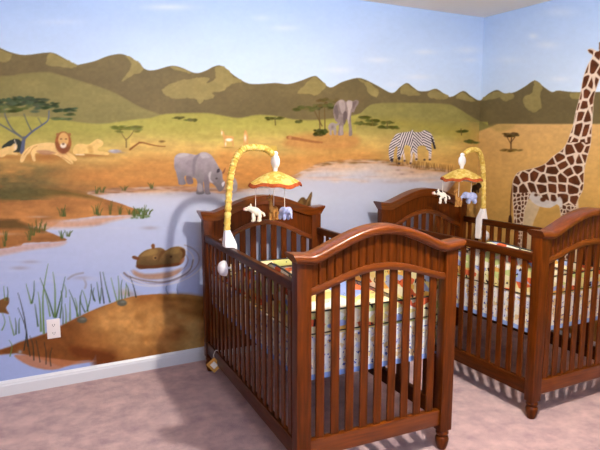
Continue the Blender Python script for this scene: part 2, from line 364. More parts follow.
# spits of land on the left
poly([(-200, 150), (-60, 168), (0, 186), (30, 186), (60, 188.5), (84, 193), (102, 198), (122, 204), (140, 211.5), (132, 215), (100, 216), (75, 218.5), (50, 222), (30, 230), (-200, 240)], (168, 116, 68), .8, amp=.24, s=22, sy=7, seed=7, warp=.5)
poly([(-200, 176), (-60, 178), (0, 188), (30, 187), (60, 189), (84, 193.5), (102, 199), (92, 199), (60, 196), (30, 199), (0, 201), (-200, 210)], (96, 80, 40), 2.5, alpha=.85, amp=.12, s=14, sy=5)
poly([(40, 222), (80, 219), (118, 216), (136, 215.5), (112, 221), (92, 226), (62, 228), (44, 228)], (200, 150, 118), 2.0, alpha=.8)
poly([(-200, 214), (0, 218.5), (18, 220), (32, 225), (48, 232), (67, 239.5), (52, 242), (24, 243), (0, 249), (-200, 268)], (160, 108, 62), .8, amp=.24, s=18, sy=7, seed=9, warp=.5)
poly([(-200, 218), (0, 219.5), (18, 221), (32, 226.5), (46, 232), (30, 231), (0, 229), (-200, 236)], (88, 68, 36), 2, alpha=.85)
poly([(0, 249), (24, 244), (50, 242.5), (66, 241), (60, 246), (30, 250), (0, 256), (-120, 280), (-120, 266)], (196, 156, 140), 1.6, alpha=.7)
# mound at the bottom
MOUND = [(-300, 410), (-80, 372), (0, 350), (20, 342), (47, 333), (70, 321), (90, 311.5), (110, 303.5), (130, 297), (150, 294.5), (180, 294), (205, 297), (240, 304), (290, 312), (350, 330), (440, 330), (440, 500), (97, 500), (97, 366), (92, 361), (80, 361), (62, 366), (50, 362), (30, 356), (0, 354.5), (-100, 376)]
poly(MOUND, (146, 96, 50), .8, smooth=3, amp=.22, s=26, sy=18, seed=10, warp=.4)
idx = sel(-20, 460, 285, 460); ins = inside(idx, MOUND); nz = fbm(U[idx], V[idx], 24, 20, seed=14)
put(idx, ins*np.clip(1.25-np.hypot((U[idx]-134)/52, (V[idx]-326)/30)+1.4*nz, 0, 1)*.85, tex(idx, (206, 154, 92), .22, 7))
put(idx, ins*np.clip((U[idx]-165+40*nz)/25, 0, 1)*.8, tex(idx, (190, 158, 98), .14, 10))
put(idx, ins*np.clip((96-U[idx]+30*nz)/30, 0, 1)*.7, tex(idx, (108, 62, 30), .25, 6))
poly([(160, 296), (205, 298), (206, 318), (188, 316), (172, 306)], (116, 74, 30), 4, alpha=.75, amp=.15)
poly([(70, 346), (100, 350), (116, 356), (108, 368), (94, 366), (90, 360), (76, 358)], (98, 48, 20), 3, alpha=.8)
poly([(14, 356), (24, 355), (50, 358), (76, 361), (96, 361), (72, 365), (52, 370), (30, 366)], (178, 118, 84), 1.2, alpha=.85)
blob(20, 352, 2.2, 2, (150, 160, 170), .9)
for x, y in [(82, 320), (122, 303)]:
    blob(x, y, 5, 3.2, (84, 88, 80), .9, hard=1); blob(x+1, y-1, 3, 1.2, (138, 142, 140), .6)
for x, y in [(70, 300), (76, 276), (84, 281)]: pass
stroke([(68, 279), (74, 275), (83, 273)], 2, (148, 140, 150), .7); stroke([(84, 279), (86, 284), (85, 288)], 2, (150, 142, 150), .6)
poly([(0, 300), (8, 297), (9, 303), (6, 308), (9, 314), (4, 313), (-4, 312), (-10, 304)], (112, 78, 44), .8)
# brown scrub and mud along the shores
idx = sel(-100, 180, 150, 200); gr = np.clip(.5+3.5*fbm(U[idx], V[idx], 30, 9, seed=61), 0, 1)*np.clip((V[idx]-160)/10, 0, 1)*np.clip((75-U[idx])/50, 0, 1)*(COL[idx, 2] < COL[idx, 0]*.75)
put(idx, gr*.7, tex(idx, (86, 84, 52), .2, 5, 3))
for k in range(150):
    x = random.uniform(92, 240); yy = np.interp(x, [88, 110, 170, 225, 250], [193, 190.5, 187.5, 191, 189]); blob(x, yy+random.uniform(-1.5, 2.5), random.uniform(3, 8), random.uniform(.6, 1.3), random.choice([(140, 96, 66), (168, 124, 92), (118, 92, 76), (196, 160, 136)]), .5)
for k in range(110):
    x = random.uniform(255, 452); yy = np.interp(x, [250, 272, 290, 306, 322, 345, 372, 395, 420, 440, 452], [189, 184, 178, 170, 163.5, 161, 160.5, 163, 167, 169, 173]); blob(x, yy+random.uniform(-2, 2.2), random.uniform(2, 6), random.uniform(.6, 1.4), random.choice([(130, 92, 52), (164, 116, 70), (112, 88, 50), (206, 160, 118)]), .6)
for k in range(46):
    blob(random.uniform(300, 450), random.uniform(166, 182), random.uniform(5, 14), random.uniform(.8, 2), random.choice([(214, 176, 146), (226, 206, 190), (186, 160, 150)]), .4)
for k in range(60):
    blob(random.uniform(-10, 400), random.uniform(215, 288), random.uniform(8, 26), random.uniform(.7, 2), random.choice([(198, 206, 228), (166, 178, 216), (204, 204, 220)]), .28)
for k in range(60):
    x = random.uniform(88, 176); y0 = 297-18*max(0, (130-x)/60); blob(x+random.uniform(-5, 60), y0+random.uniform(6, 50), random.uniform(3, 9), random.uniform(2, 5), random.choice([(122, 76, 36), (214, 164, 100), (178, 122, 64)]), .3)
# reeds
DG, MG, BK = (58, 82, 50), (98, 126, 66), (40, 44, 38)
R = [((44, 333), (43, 296), (48, 264), MG, 2.2), ((41, 331), (40, 306), (38, 292), MG, 2), ((54, 317), (48, 298), (40, 278), DG, 1.8), ((55, 317), (55, 290), (53, 272), MG, 2), ((56, 317), (61, 297), (65, 277), DG, 1.8), ((60, 318), (62, 300), (61, 291), DG, 1.4),
     ((50, 316), (47, 300), (43, 285), MG, 1.4), ((38, 326), (36, 312), (35, 304), DG, 1.6), ((28, 346), (24, 316), (18, 293), BK, 1.6), ((24, 350), (26, 330), (18, 308), BK, 1.2), ((14, 335), (11, 324), (9, 316), MG, 1.4), ((16, 334), (16, 324), (15, 318), DG, 1.4), ((19, 333), (19, 322), (20, 318), DG, 1.3),
     ((31, 303), (29, 295), (26, 284), MG, 1.6), ((32, 303), (34, 292), (34, 281), DG, 1.6), ((63, 324), (63, 314), (62, 306), DG, 1.2), ((66, 323), (66, 313), (65, 304), MG, 1.4), ((70, 320), (70, 306), (70, 297), MG, 1.6), ((78, 316), (74, 302), (69, 290), DG, 1.6), ((77, 316), (77, 306), (75, 298), MG, 1.5), ((80, 315), (80, 300), (82, 290), DG, 1.4),
     ((88, 311), (86, 300), (83, 291), MG, 1.4), ((87, 311), (90, 300), (91, 290), DG, 1.3), ((85, 312), (81, 303), (80, 296), DG, 1.3), ((104, 303), (102, 288), (100, 272), BK, 1.3), ((110, 302), (106, 286), (103, 272), DG, 1.4), ((100, 303), (98, 290), (97, 282), DG, 1.2), ((94, 300), (92, 292), (91, 284), BK, 1.3), ((95, 301), (93, 294), (94, 288), DG, 1.2),
     ((117, 301), (114, 290), (111, 278), MG, 1.3), ((119, 300), (119, 288), (118, 276), MG, 1.3), ((122, 299), (121, 288), (122, 280), DG, 1.2), ((125, 298), (126, 290), (126, 283), MG, 1.2), ((129, 296), (128, 288), (126, 284), DG, 1.2), ((136, 297), (134, 288), (130, 276), BK, 1.3), ((100, 301), (101, 294), (101, 288), DG, 1.1),
     ((168, 294), (166, 289), (167, 285), (110, 120, 150), 1.1), ((178, 294), (177, 289), (178, 284), (104, 114, 146), 1.1), ((34, 360), (33, 346), (30, 336), BK, 1.2), ((40, 362), (38, 350), (36, 340), BK, 1.0), ((30, 356), (28, 344), (27, 334), BK, 1.0), ((46, 364), (46, 352), (44, 342), BK, 1.0), ((51, 366), (50, 356), (52, 348), BK, 1.0), ((10, 356), (12, 346), (9, 340), (96, 128, 70), 1.2),
     ((2, 330), (5, 322), (2, 312), MG, 1.1), ((5, 300), (4, 292), (4, 286), MG, 1.1), ((7, 300), (8, 292), (7, 287), DG, 1.1), ((66, 297), (66, 290), (64, 284), MG, 1.1)]
for a, b, c, col, w in R: stroke([a, b, c], (w, .35), col, .95)
for x, y, h in [(142, 218, 12), (134, 216, 8), (145, 215, 6), (130, 214, 6), (138, 214, 7), (148, 214, 5), (110, 214, 12), (96, 214, 11), (99, 215, 7), (62, 216, 10), (66, 216, 7), (38, 232, 12), (44, 230, 8), (33, 235, 11), (30, 240, 10), (62, 238, 8), (68, 236, 6), (5, 246, 8), (96, 193, 6), (102, 192, 5), (124, 190, 4), (152, 188, 5), (6, 240, 9), (120, 214, 8)]:
    for k in range(5):
        dx = random.uniform(-4, 4); stroke([(x+dx*.4, y), (x+dx*.7, y-h*.5), (x+dx*1.3, y-h*random.uniform(.7, 1.1))], (1.2, .4), (78+random.randint(-16, 16), 86, 42), .85)
for k in range(26):
    x = random.uniform(132, 149); y = random.uniform(209, 218); blob(x, y, 1.6, 1, (78, 98, 46), .8)
# ---- acacias, bushes
def foliage(x0, x1, y0, y1, n, col, t=None, rx=4, ry=1.4):
    for k in range(n):
        q_ = random.randint(-22, 18); c = [max(0, v+q_+random.randint(-5, 5)-4) for v in col]
        blob(random.uniform(x0, x1), random.uniform(y0, y1), rx*random.uniform(.6, 1.3), ry*random.uniform(.7, 1.3), c, .95, hard=1, t=t, rot=random.uniform(-.15, .15))
t = tid('painted_acacia_tree'); TR = (86, 92, 116)
foliage(-14, 22, 138, 150, 0, BK)
poly([(2, 148), (6, 143), (14, 139), (20, 140), (24, 146), (22, 152), (10, 152)], (46, 50, 44), .8, t=t, warp=.8)
stroke([(22, 152), (23, 145), (24, 138)], (4.5, 3.2), TR, t=t); stroke([(24, 139), (13, 130), (6, 118), (4, 109)], (2, 1.1), (96, 96, 92), t=t); stroke([(20, 136), (8, 129), (-6, 120), (-16, 108)], (1.8, 1), (92, 94, 96), t=t)
stroke([(25, 138), (33, 131), (42, 125), (48, 120), (49, 111)], (2.2, 1), TR, t=t); stroke([(32, 132), (27, 122), (24, 114)], (1.4, .9), (88, 92, 84), t=t); stroke([(42, 125), (38, 118)], (1, .6), (88, 92, 84), t=t)
G1 = (62, 74, 50)
foliage(-26, 46, 99, 105, 110, G1, t, 3.2, 1.2); foliage(6, 36, 97.5, 101, 16, G1, t, 3, 1.3); foliage(-10, 30, 106, 113, 26, (78, 88, 46), t, 4, 1.1); foliage(34, 58, 104, 112, 16, G1, t, 3.5, 1.2); foliage(56, 76, 108.5, 111.5, 12, (58, 74, 46), t, 3.4, 1.1)
foliage(52, 70, 117.5, 120.5, 8, (78, 92, 54), t, 3.5, .8); foliage(64, 72, 113.5, 115, 4, (70, 86, 50), t, 3, .9); foliage(50, 56, 102, 104, 3, G1, t, 2.5, .9)
t = tid('painted_small_acacia_tree')
stroke([(126.3, 147), (126.2, 139)], (1.6, 1.3), (120, 102, 62), t=t); stroke([(126, 140), (122, 134), (120, 130)], (1.1, .7), (120, 102, 62), t=t); stroke([(126, 140), (131, 135), (134, 130)], (1.1, .7), (120, 102, 62), t=t)
foliage(112, 141, 126.5, 129.5, 30, (110, 112, 52), t, 3, 1); foliage(114, 120, 131, 133, 5, (116, 114, 56), t, 2.4, .8); foliage(134, 140, 130, 132, 4, (116, 114, 56), t, 2.4, .8)
t = tid('painted_branch'); stroke([(130, 149.5), (136, 145), (141, 142.5), (150, 144.5), (158, 146), (165, 146.5)], (2, 1), (132, 88, 46), t=t); stroke([(141, 143), (139, 142)], 1, (132, 88, 46), t=t); blob(162, 141.5, 3, 1.1, (112, 84, 44), .9, hard=1)
t = tid('painted_distant_trees')
for x, y, w in [(179, 118, 4), (191, 120, 5), (275, 118.5, 8), (298, 121.5, 3), (364, 117.5, 5), (372, 120.5, 6), (368, 124, 8), (384, 127, 4), (392, 127.5, 5), (387, 122.5, 5), (461, 131, 5), (472, 142, 5), (469, 141, 3), (359, 123, 4)]:
    foliage(x-w, x+w, y-.8, y+.8, int(w*1.6)+2, (84, 84, 36), t, 2.4, 1.0)
for x, y in [(275, 123), (372, 123), (387, 126), (461, 133)]: stroke([(x, y-4), (x+.5, y+2)], .9, (92, 80, 40), t=t)
t = tid('painted_tree_clump')
for x0, x1, y0, y1 in [(320, 319, 130, 106), (325, 324.5, 130, 104), (322, 314, 126, 110)]: stroke([(x0, y0), (x1, y1)], 1.1, (98, 78, 44), t=t)
foliage(296, 312, 107, 111, 16, (86, 82, 44), t, 3, 1.2); foliage(313, 332, 104, 109, 20, (82, 78, 42), t, 3, 1.3); foliage(316, 338, 98, 103, 14, (90, 80, 46), t, 2.6, 1.1); foliage(315, 326, 130, 135, 18, (66, 66, 30), t, 2.4, 1.4)
t = tid('painted_sand_tree')
stroke([(511, 151), (511, 144), (511.5, 138)], 1.3, (92, 64, 40), t=t); stroke([(511, 144), (507, 137)], .8, (92, 64, 40), t=t); stroke([(511.3, 142), (515, 137)], .8, (92, 64, 40), t=t)
foliage(504.5, 518, 133.5, 136.5, 22, (82, 62, 34), t, 2.2, .9); foliage(503, 521, 149.6, 151.4, 14, (120, 96, 46), t, 2.4, .8)
foliage(540, 560, 160, 200, 0, BK)
# far shore scrub
for k in range(40):
    x = random.uniform(396, 452); stroke([(x, 164+(x-396)*.12+random.uniform(-1, 2)), (x+random.uniform(-1.5, 1.5), 159+(x-396)*.12)], (1.1, .4), (110, 80, 42), .6)
t = tid('painted_log'); stroke([(288, 137.5), (298, 139), (312, 141.5), (322, 142.5)], (3.4, 1.8), (150, 100, 58), t=t); blob(290, 137.5, 1.6, 2, (180, 130, 84), .9, hard=1)
for k in range(60):
    x = random.uniform(250, 277); stroke([(x, 150), (x+random.uniform(-1, 1), 144.5+abs(x-263)*.15)], (1, .4), (206, 176, 84), .7)
for x in (20, 100, 190, 240, 330, 470): pass
# ---- animals
def tr(P, ox, oy, s): return [(ox+x/s, oy+y/s) for x, y in P]
LN = (226, 190, 128)
blob(46, 157, 26, 5, (140, 88, 44), .75); blob(92, 155.5, 18, 2.6, (140, 92, 48), .7); blob(8, 157, 14, 2.5, (140, 92, 48), .6)
t = tid('painted_lion')
poly([(20, 161), (22, 154), (28, 147.5), (36, 144), (48, 142.5), (56, 144), (60, 152), (66, 154), (72, 160), (73, 164), (69, 163.5), (62, 158), (54, 154.5), (40, 153), (35, 154), (35.5, 161), (32.5, 160), (30.5, 153), (27, 155), (23, 162)], LN, .7, t=t, amp=.06)
poly([(36, 151), (46, 150), (56, 153), (44, 155)], (160, 118, 92), 1.2, alpha=.8); stroke([(30, 153), (33, 148), (37, 146)], 1, (176, 132, 78), .7); stroke([(24, 155), (28, 150), (30, 148)], .8, (176, 132, 78), .6); stroke([(62, 157), (68, 160.5), (72, 163.8)], .8, (160, 112, 66), .7)
poly([(66, 152), (72, 154), (77, 159.5), (74, 161), (69, 157)], (226, 188, 124), .7, t=t)
blob(63.2, 142.6, 8.2, 11, (146, 88, 48), 1, hard=1, t=t, amp=.2, s=3); blob(63, 149, 5.5, 6, (120, 70, 46), .8)
blob(63.5, 139.5, 5.2, 7, (208, 164, 102), 1, hard=1, t=t); blob(63.3, 145.5, 3, 2.6, (232, 220, 200), .95, hard=1); blob(63.2, 144, 1.3, 1, (90, 60, 44), .9, hard=1); blob(61, 139, .9, .6, (80, 54, 36), .9, hard=1); blob(66, 139, .9, .6, (80, 54, 36), .9, hard=1)
blob(57.5, 134.5, 1.6, 1.6, (150, 100, 60), .9, hard=1); blob(69.5, 134.5, 1.6, 1.6, (150, 100, 60), .9, hard=1)
t = tid('painted_lioness')
poly([(73, 153), (74.5, 146), (80, 143.5), (88, 144.5), (93, 141.5), (97, 139), (101, 140), (103.5, 143), (102, 146), (98.5, 147.5), (98, 150.5), (104, 151.5), (109, 153), (107.5, 155), (96, 154.5), (84, 153.5), (85, 155.3), (78, 155)], (224, 188, 120), .7, t=t, amp=.06)
poly([(88, 146), (92, 146), (93, 153), (89, 153)], (184, 142, 76), 1.3, alpha=.6); blob(100, 141.5, 1.8, 1, (236, 206, 140), .7); stroke([(84, 154.5), (76, 154.5)], 1, (232, 210, 180), .8)
t = tid('painted_lion_cub')
poly([(-4, 156), (0, 150), (6, 147), (11, 146), (14, 143.5), (17, 145), (16.5, 149.5), (13, 152), (18, 153.5), (16, 155), (8, 154), (3, 157)], (222, 186, 124), .7, t=t); blob(15, 147, 1.6, 2.8, (226, 206, 170), .8)
stroke([(14.5, 140), (16, 145), (15.3, 149)], 1, (214, 200, 180), .8)
blob(115, 151.3, 6, 1.9, (158, 150, 158), 1, hard=1); blob(112, 150.6, 3, .9, (196, 192, 196), .9); blob(121, 152.5, 5, 1, (150, 130, 110), .7)
t = tid('painted_rhinoceros'); RH = (150, 140, 146)
poly(tr([(106, 150), (115, 120), (135, 104), (170, 97), (230, 104), (280, 112), (310, 92), (350, 94), (385, 115), (420, 165), (445, 210), (466, 240), (470, 290), (490, 325), (480, 360), (460, 383), (440, 385), (418, 350), (395, 328), (375, 310), (368, 335), (372, 380), (380, 405), (340, 405), (335, 355), (325, 312), (325, 365), (332, 402), (275, 406), (275, 370), (280, 320), (265, 288), (225, 282), (190, 268), (184, 290), (196, 330), (142, 334), (136, 300), (125, 250), (108, 210)], 160, 140, 7.5), RH, .6, t=t, amp=.1, s=7, shade=lambda x, y, d: 1.12-.012*(y-154))
poly(tr([(195, 270), (240, 280), (248, 325), (205, 328)], 160, 140, 7.5), (112, 98, 104), .6, t=t)
for P, c, a in [([(255, 130), (300, 100), (270, 160), (262, 250), (250, 270), (240, 200)], (112, 104, 114), .65), ([(330, 300), (345, 260), (400, 320), (375, 330), (365, 400), (335, 390)], (112, 100, 110), .6), ([(120, 250), (150, 200), (165, 270), (180, 330), (150, 330)], (134, 128, 138), .5), ([(365, 250), (385, 240), (378, 290), (400, 320), (370, 310)], (196, 188, 192), .7), ([(125, 120), (180, 100), (220, 112), (160, 130)], (196, 188, 190), .6), ([(300, 110), (340, 100), (370, 130), (320, 135)], (190, 184, 190), .6), ([(190, 180), (240, 150), (240, 240), (200, 250)], (138, 128, 136), .6), ([(280, 330), (310, 330), (320, 380), (285, 385)], (182, 174, 178), .5)]:
    poly(tr(P, 160, 140, 7.5), c, 1.2, alpha=a)
poly(tr([(425, 245), (430, 220), (448, 215), (446, 240)], 160, 140, 7.5), (66, 58, 66), .6, t=t); poly(tr([(466, 245), (478, 225), (492, 208), (486, 238), (474, 254)], 160, 140, 7.5), (128, 84, 60), .5, t=t); poly(tr([(462, 325), (485, 312), (480, 335), (470, 350)], 160, 140, 7.5), (204, 196, 204), .6, t=t); blob(216.5, 178.5, 1, .8, (60, 50, 50), .9, hard=1)
t = tid('painted_rhinoceros_calf')
poly(tr([(500, 310), (515, 282), (540, 275), (565, 290), (580, 330), (575, 380), (550, 395), (520, 390), (505, 350)], 160, 140, 7.5), (150, 140, 142), .7, t=t, amp=.15, s=3); stroke(tr([(512, 330), (525, 350), (522, 385)], 160, 140, 7.5), 1.2, (104, 94, 100), .8)
t = tid('painted_elephant')
poly(tr([(248, 205), (254, 165), (272, 130), (300, 112), (325, 112), (345, 126), (362, 113), (395, 122), (420, 112), (440, 122), (436, 145), (420, 165), (405, 205), (388, 205), (382, 250), (386, 300), (392, 372), (366, 380), (366, 320), (356, 265), (342, 255), (330, 290), (322, 340), (326, 372), (285, 376), (292, 320), (285, 285), (262, 262)], 300, 85, 7.5), (130, 116, 112), .6, t=t, amp=.15, s=4)
for P, c, a in [([(290, 120), (325, 115), (340, 150), (335, 200), (315, 215), (300, 180)], (168, 154, 150), .8), ([(350, 125), (390, 120), (392, 160), (378, 200), (365, 290), (356, 250), (360, 200)], (184, 170, 164), .8), ([(395, 130), (425, 122), (415, 150), (398, 180)], (104, 88, 86), .7), ([(325, 210), (350, 200), (352, 250), (330, 300)], (92, 78, 78), .8), ([(255, 180), (275, 150), (290, 220), (275, 255)], (96, 84, 82), .7), ([(300, 310), (322, 310), (322, 370), (300, 370)], (166, 152, 150), .7)]:
    poly(tr(P, 300, 85, 7.5), c, .9, alpha=a)
t = tid('painted_elephant_calf')
poly(tr([(210, 320), (222, 292), (245, 282), (270, 290), (300, 280), (290, 298), (272, 310), (272, 370), (256, 372), (250, 340), (238, 345), (238, 375), (222, 372), (222, 345)], 300, 85, 7.5), (150, 138, 134), .5, t=t); blob(332.5, 127, 1.6, 2.2, (104, 92, 90), .7)
t = tid('painted_gazelle')
poly([(222, 134), (221, 131.5), (220.5, 129), (222, 131), (224, 131.5), (225, 135), (231, 136), (234, 137), (233.5, 141), (234, 146), (232.5, 146), (231.5, 142), (226, 141), (226, 147), (224.5, 147), (223.8, 141)], (202, 156, 96), .5, t=t); blob(229, 139.8, 3.4, 1.5, (246, 236, 216), 1, hard=1); blob(221.8, 133, .9, 2.2, (240, 226, 200), .9); blob(225.6, 144, .8, 2.4, (244, 232, 210), .9); blob(227, 147.5, 6, .8, (120, 96, 50), .6)
t = tid('painted_gazelle')
poly([(244, 133), (245, 130), (247, 132), (248.5, 138), (248, 145), (246.5, 145), (246, 141), (244.5, 145), (243.3, 144), (243.5, 138)], (200, 152, 92), .5, t=t); blob(245.3, 138, 1.3, 3.4, (244, 230, 204), .95)
# zebras
t = tid('painted_zebras')
ZB = tr([(88, 300), (98, 245), (135, 175), (168, 138), (235, 124), (300, 116), (325, 98), (340, 118), (400, 122), (440, 104), (480, 112), (512, 140), (538, 190), (555, 280), (545, 284), (522, 225), (512, 250), (516, 300), (510, 392), (488, 396), (488, 320), (468, 292), (446, 256), (384, 262), (372, 300), (376, 395), (352, 400), (346, 335), (332, 330), (326, 385), (318, 435), (295, 432), (308, 380), (304, 320), (306, 272), (262, 248), (242, 272), (238, 310), (256, 405), (238, 415), (228, 345), (216, 360), (206, 398), (180, 398), (170, 345), (176, 275), (158, 268), (138, 330), (132, 410), (106, 415), (90, 365)], 380, 120, 10)
idx = poly(ZB, (226, 216, 216), .5, t=t)
x, y = U[idx], V[idx]; d = sdist(x, y, catmull(ZB, 3, True))
lx = (x-380)*10; ly = (y-120)*10
ph = np.where(lx < 200, ly*.9+lx*.55, np.where(lx < 330, lx*1.0+ly*.35, np.where(lx < 430, lx*.75-ly*.75, ly*.9-lx*.45)))
st = np.sin(ph*2*PI/23.+2.2*fbm(x, y, 4, seed=21))
leg = np.clip((ly-300)/60, 0, 1)*(lx > 225)
put(idx, np.clip(.5-d/1., 0, 1)*np.clip(.5+st*1.8, 0, 1)*(1-.75*leg)*.85, np.tile(np.array([48, 42, 50], np.float32), (len(idx), 1)))
put(idx, np.clip(.5-d, 0, 1)*np.clip((ly-330)/50, 0, 1)*(lx > 230)*.5, np.tile(np.array([206, 168, 130], np.float32), (len(idx), 1)))
for a in [(118, 398), (191, 382)]: blob(380+a[0]/10, 120+a[1]/10, 1.5, 1.7, (44, 34, 36), 1, hard=1)
for a in [(246, 408), (305, 432), (365, 392), (498, 396), (445, 398), (190, 436)]: blob(380+a[0]/10, 120+a[1]/10, 1.1, .9, (50, 36, 36), .95, hard=1)
stroke(tr([(515, 180), (530, 220), (548, 280)], 380, 120, 10), (1.2, 2.0), (40, 34, 38), t=t)
for x, y in [(398, 170), (412, 172), (402, 174)]: blob(x, y, 2.5, 1, (120, 100, 100), .5)
# hippos
t = tid('painted_hippopotamus')
for k in range(4):
    q = 1+.16*k; P = [(163+(34*q)*math.cos(a)*.85, 262+(15*q)*math.sin(a)-(10*q)*math.cos(a)*.35) for a in np.linspace(-.9 if k < 3 else -.3, 2.9, 22)]
    stroke([(p[0]-4+k, p[1]+1.5) for p in P], (1.3, .8), (218, 212, 214) if k % 2 else (150, 134, 142), .75)
stroke([(124, 273), (130, 277), (146, 281), (164, 282), (180, 277), (190, 270), (193, 260)], (2, 1.4), (122, 104, 104), .75); stroke([(132, 279), (150, 285), (170, 284), (185, 276)], 1.4, (206, 204, 218), .8)
poly([(133, 270), (145, 274), (168, 272), (182, 268), (172, 277), (150, 279), (136, 276)], (166, 122, 92), 1.4, alpha=.8)
poly(tr([(108, 195), (118, 150), (140, 122), (175, 100), (220, 88), (262, 84), (290, 92), (305, 102), (340, 84), (390, 76), (425, 88), (437, 110), (432, 145), (415, 165), (405, 190), (380, 206), (300, 214), (240, 222), (180, 224), (125, 226)], 120, 235, 6.67), (112, 86, 52), .8, t=t, amp=.16, s=8, shade=lambda x, y, d: 1.18-.02*(y-248))
for P, c, a in [([(140, 140), (180, 108), (240, 96), (250, 120), (190, 140)], (150, 120, 72), .7), ([(300, 115), (340, 95), (385, 90), (390, 120), (330, 130)], (140, 112, 66), .65), ([(400, 90), (432, 100), (432, 140), (412, 155), (418, 120)], (84, 50, 26), .85), ([(112, 200), (200, 205), (300, 195), (400, 185), (385, 205), (250, 220), (125, 224)], (92, 50, 26), .8), ([(262, 130), (285, 100), (300, 110), (270, 150), (255, 180)], (92, 58, 30), .7), ([(410, 160), (432, 152), (420, 185), (395, 195)], (140, 84, 54), .8)]:
    poly(tr(P, 120, 235, 6.67), c, 1.2, alpha=a)
blob(120+233/6.67, 235+152/6.67, 2.2, 2.2, (150, 116, 70), .9, hard=1); blob(120+236/6.67, 235+153/6.67, 1, 1, (50, 34, 26), 1, hard=1); blob(120+340/6.67, 235+145/6.67, 1.2, 1, (50, 32, 22), 1, hard=1)
poly(tr([(80, 145), (95, 138), (125, 150), (128, 165), (110, 166), (86, 158)], 120, 235, 6.67), (104, 64, 38), .7, t=t); poly(tr([(208, 68), (220, 58), (232, 66), (230, 90), (214, 92)], 120, 235, 6.67), (110, 70, 40), .7, t=t)
t = tid('painted_hippopotamus')
poly(tr([(-40, 300), (0, 255), (45, 205), (85, 158), (110, 128), (140, 124), (160, 145), (180, 122), (198, 90), (218, 68), (220, 110), (210, 160), (208, 210), (220, 290), (60, 330)], 290, 185, 10), (92, 66, 36), .7, t=t, amp=.2, s=4)
poly(tr([(70, 230), (100, 160), (125, 150), (130, 200), (95, 260)], 290, 185, 10), (124, 96, 50), 1.2, alpha=.7); stroke(tr([(165, 200), (182, 150), (205, 105)], 290, 185, 10), (2, 1), (138, 104, 60), .7)
# giraffe
GB = (84, 46, 26); GC = (222, 204, 186)
t = tid('painted_giraffe')
LEG2 = [(525, 203), (534, 199), (540, 204), (537, 214), (533, 224), (531, 240), (529, 262), (523, 262), (522, 236), (523, 216)]
poly(LEG2, (206, 184, 150), .7, t=t)
poly([(563, 200), (578, 200), (577, 240), (576, 300), (570, 300), (568, 240)], (210, 190, 160), .7, t=t)
stroke([(513, 184), (511, 200), (510.5, 222)], (1.6, 1.2), (104, 66, 40), t=t); poly([(509, 216), (511.5, 216), (512, 224), (510, 231), (508, 226)], (60, 34, 24), .6, t=t)
BODY = [(512.5, 186), (513, 180), (517.5, 172.5), (525, 170), (535, 167.5), (545, 163.5), (553, 156), (561.5, 150), (566.5, 143), (570, 134), (573, 125), (575.5, 112), (580, 95), (583, 78), (588, 64), (592.5, 56), (589, 53), (587.5, 49.5), (592, 48.5), (598, 51), (604, 46), (612, 49), (622, 60), (627, 70), (620, 74), (608, 70), (603, 72), (598, 84), (594, 98), (593, 112), (592, 128), (591, 143), (588, 155), (584.5, 170), (583.5, 188), (579, 198), (576, 208), (575, 230), (574, 262), (573, 310), (562, 310), (563, 270), (561, 240), (559.5, 206), (550, 207.8), (540, 206.5), (533, 202.5), (529.5, 199), (526, 206), (524, 216), (522, 240), (520, 300), (512, 300), (514, 240), (513.5, 214), (512.5, 198)]
idx = poly(BODY, GC, .6, t=t)
x, y = U[idx].astype(float), V[idx].astype(float); d = sdist(x, y, catmull(BODY, 3, True))
def cells(x, y, s, sy, seed):
    r = np.random.RandomState(seed); J = r.rand(64, 64, 2)*.72+.14
    gx_, gy_ = x/s, y/sy; xi = np.floor(gx_).astype(int); yi = np.floor(gy_).astype(int); f1 = np.full(len(x), 9.); f2 = f1.copy()
    for a in (-1, 0, 1):
        for b in (-1, 0, 1):
            j = J[(xi+a) & 63, (yi+b) & 63]; dd = np.hypot(xi+a+j[:, 0]-gx_, yi+b+j[:, 1]-gy_)
            f2 = np.where(dd < f1, f1, np.minimum(f2, dd)); f1 = np.minimum(f1, dd)
    return (f2-f1)*s
s1 = cells(x-(y*.15), y, 10.2, 10.2, 3); s2 = cells(x, y, 3.8, 4.2, 8); s3 = cells(x+y*.25, y, 8.2, 12.5, 12)
legm = (y > 205) | ((x < 529) & (y > 193)); neck = y < 142
e = np.where(legm, s2-.9, np.where(neck, s3-1.7, s1-1.7))
sp = np.clip(.5+e/1.0, 0, 1)*np.clip(.5-(d+.6)/1., 0, 1)
belly = [(529, 199), (533, 192), (540, 196), (550, 201), (560, 197), (562, 207), (550, 209), (538, 207)]
db = sdist(x, y, catmull(belly, 3, True)); sp = sp*np.clip(.5+db/1.5, 0, 1)
sp = sp*(1-np.clip((x-604)/4, 0, 1)*.7)
br = np.tile(np.array(GB, np.float32), (len(idx), 1))*(1.05+.6*fbm(x, y, 5, seed=30))[:, None]
put(idx, sp, br)
put(idx, np.clip(.5-db/1.5, 0, 1)*.7*np.clip(.5-d, 0, 1), np.tile(np.array([206, 202, 204], np.float32), (len(idx), 1)))
for a, b, r_ in [(543, 199.5, 2.8), (554, 199.5, 2.6), (536, 195, 1.8)]: blob(a, b, r_, r_*.8, GB, 1, hard=1)
blob(606, 58, 1.6, 1.2, (50, 34, 26), .9, hard=1); blob(624, 68, 3, 3, (150, 120, 100), .7)
stroke([(600, 49), (600, 43)], 2, (120, 80, 50), t=t)

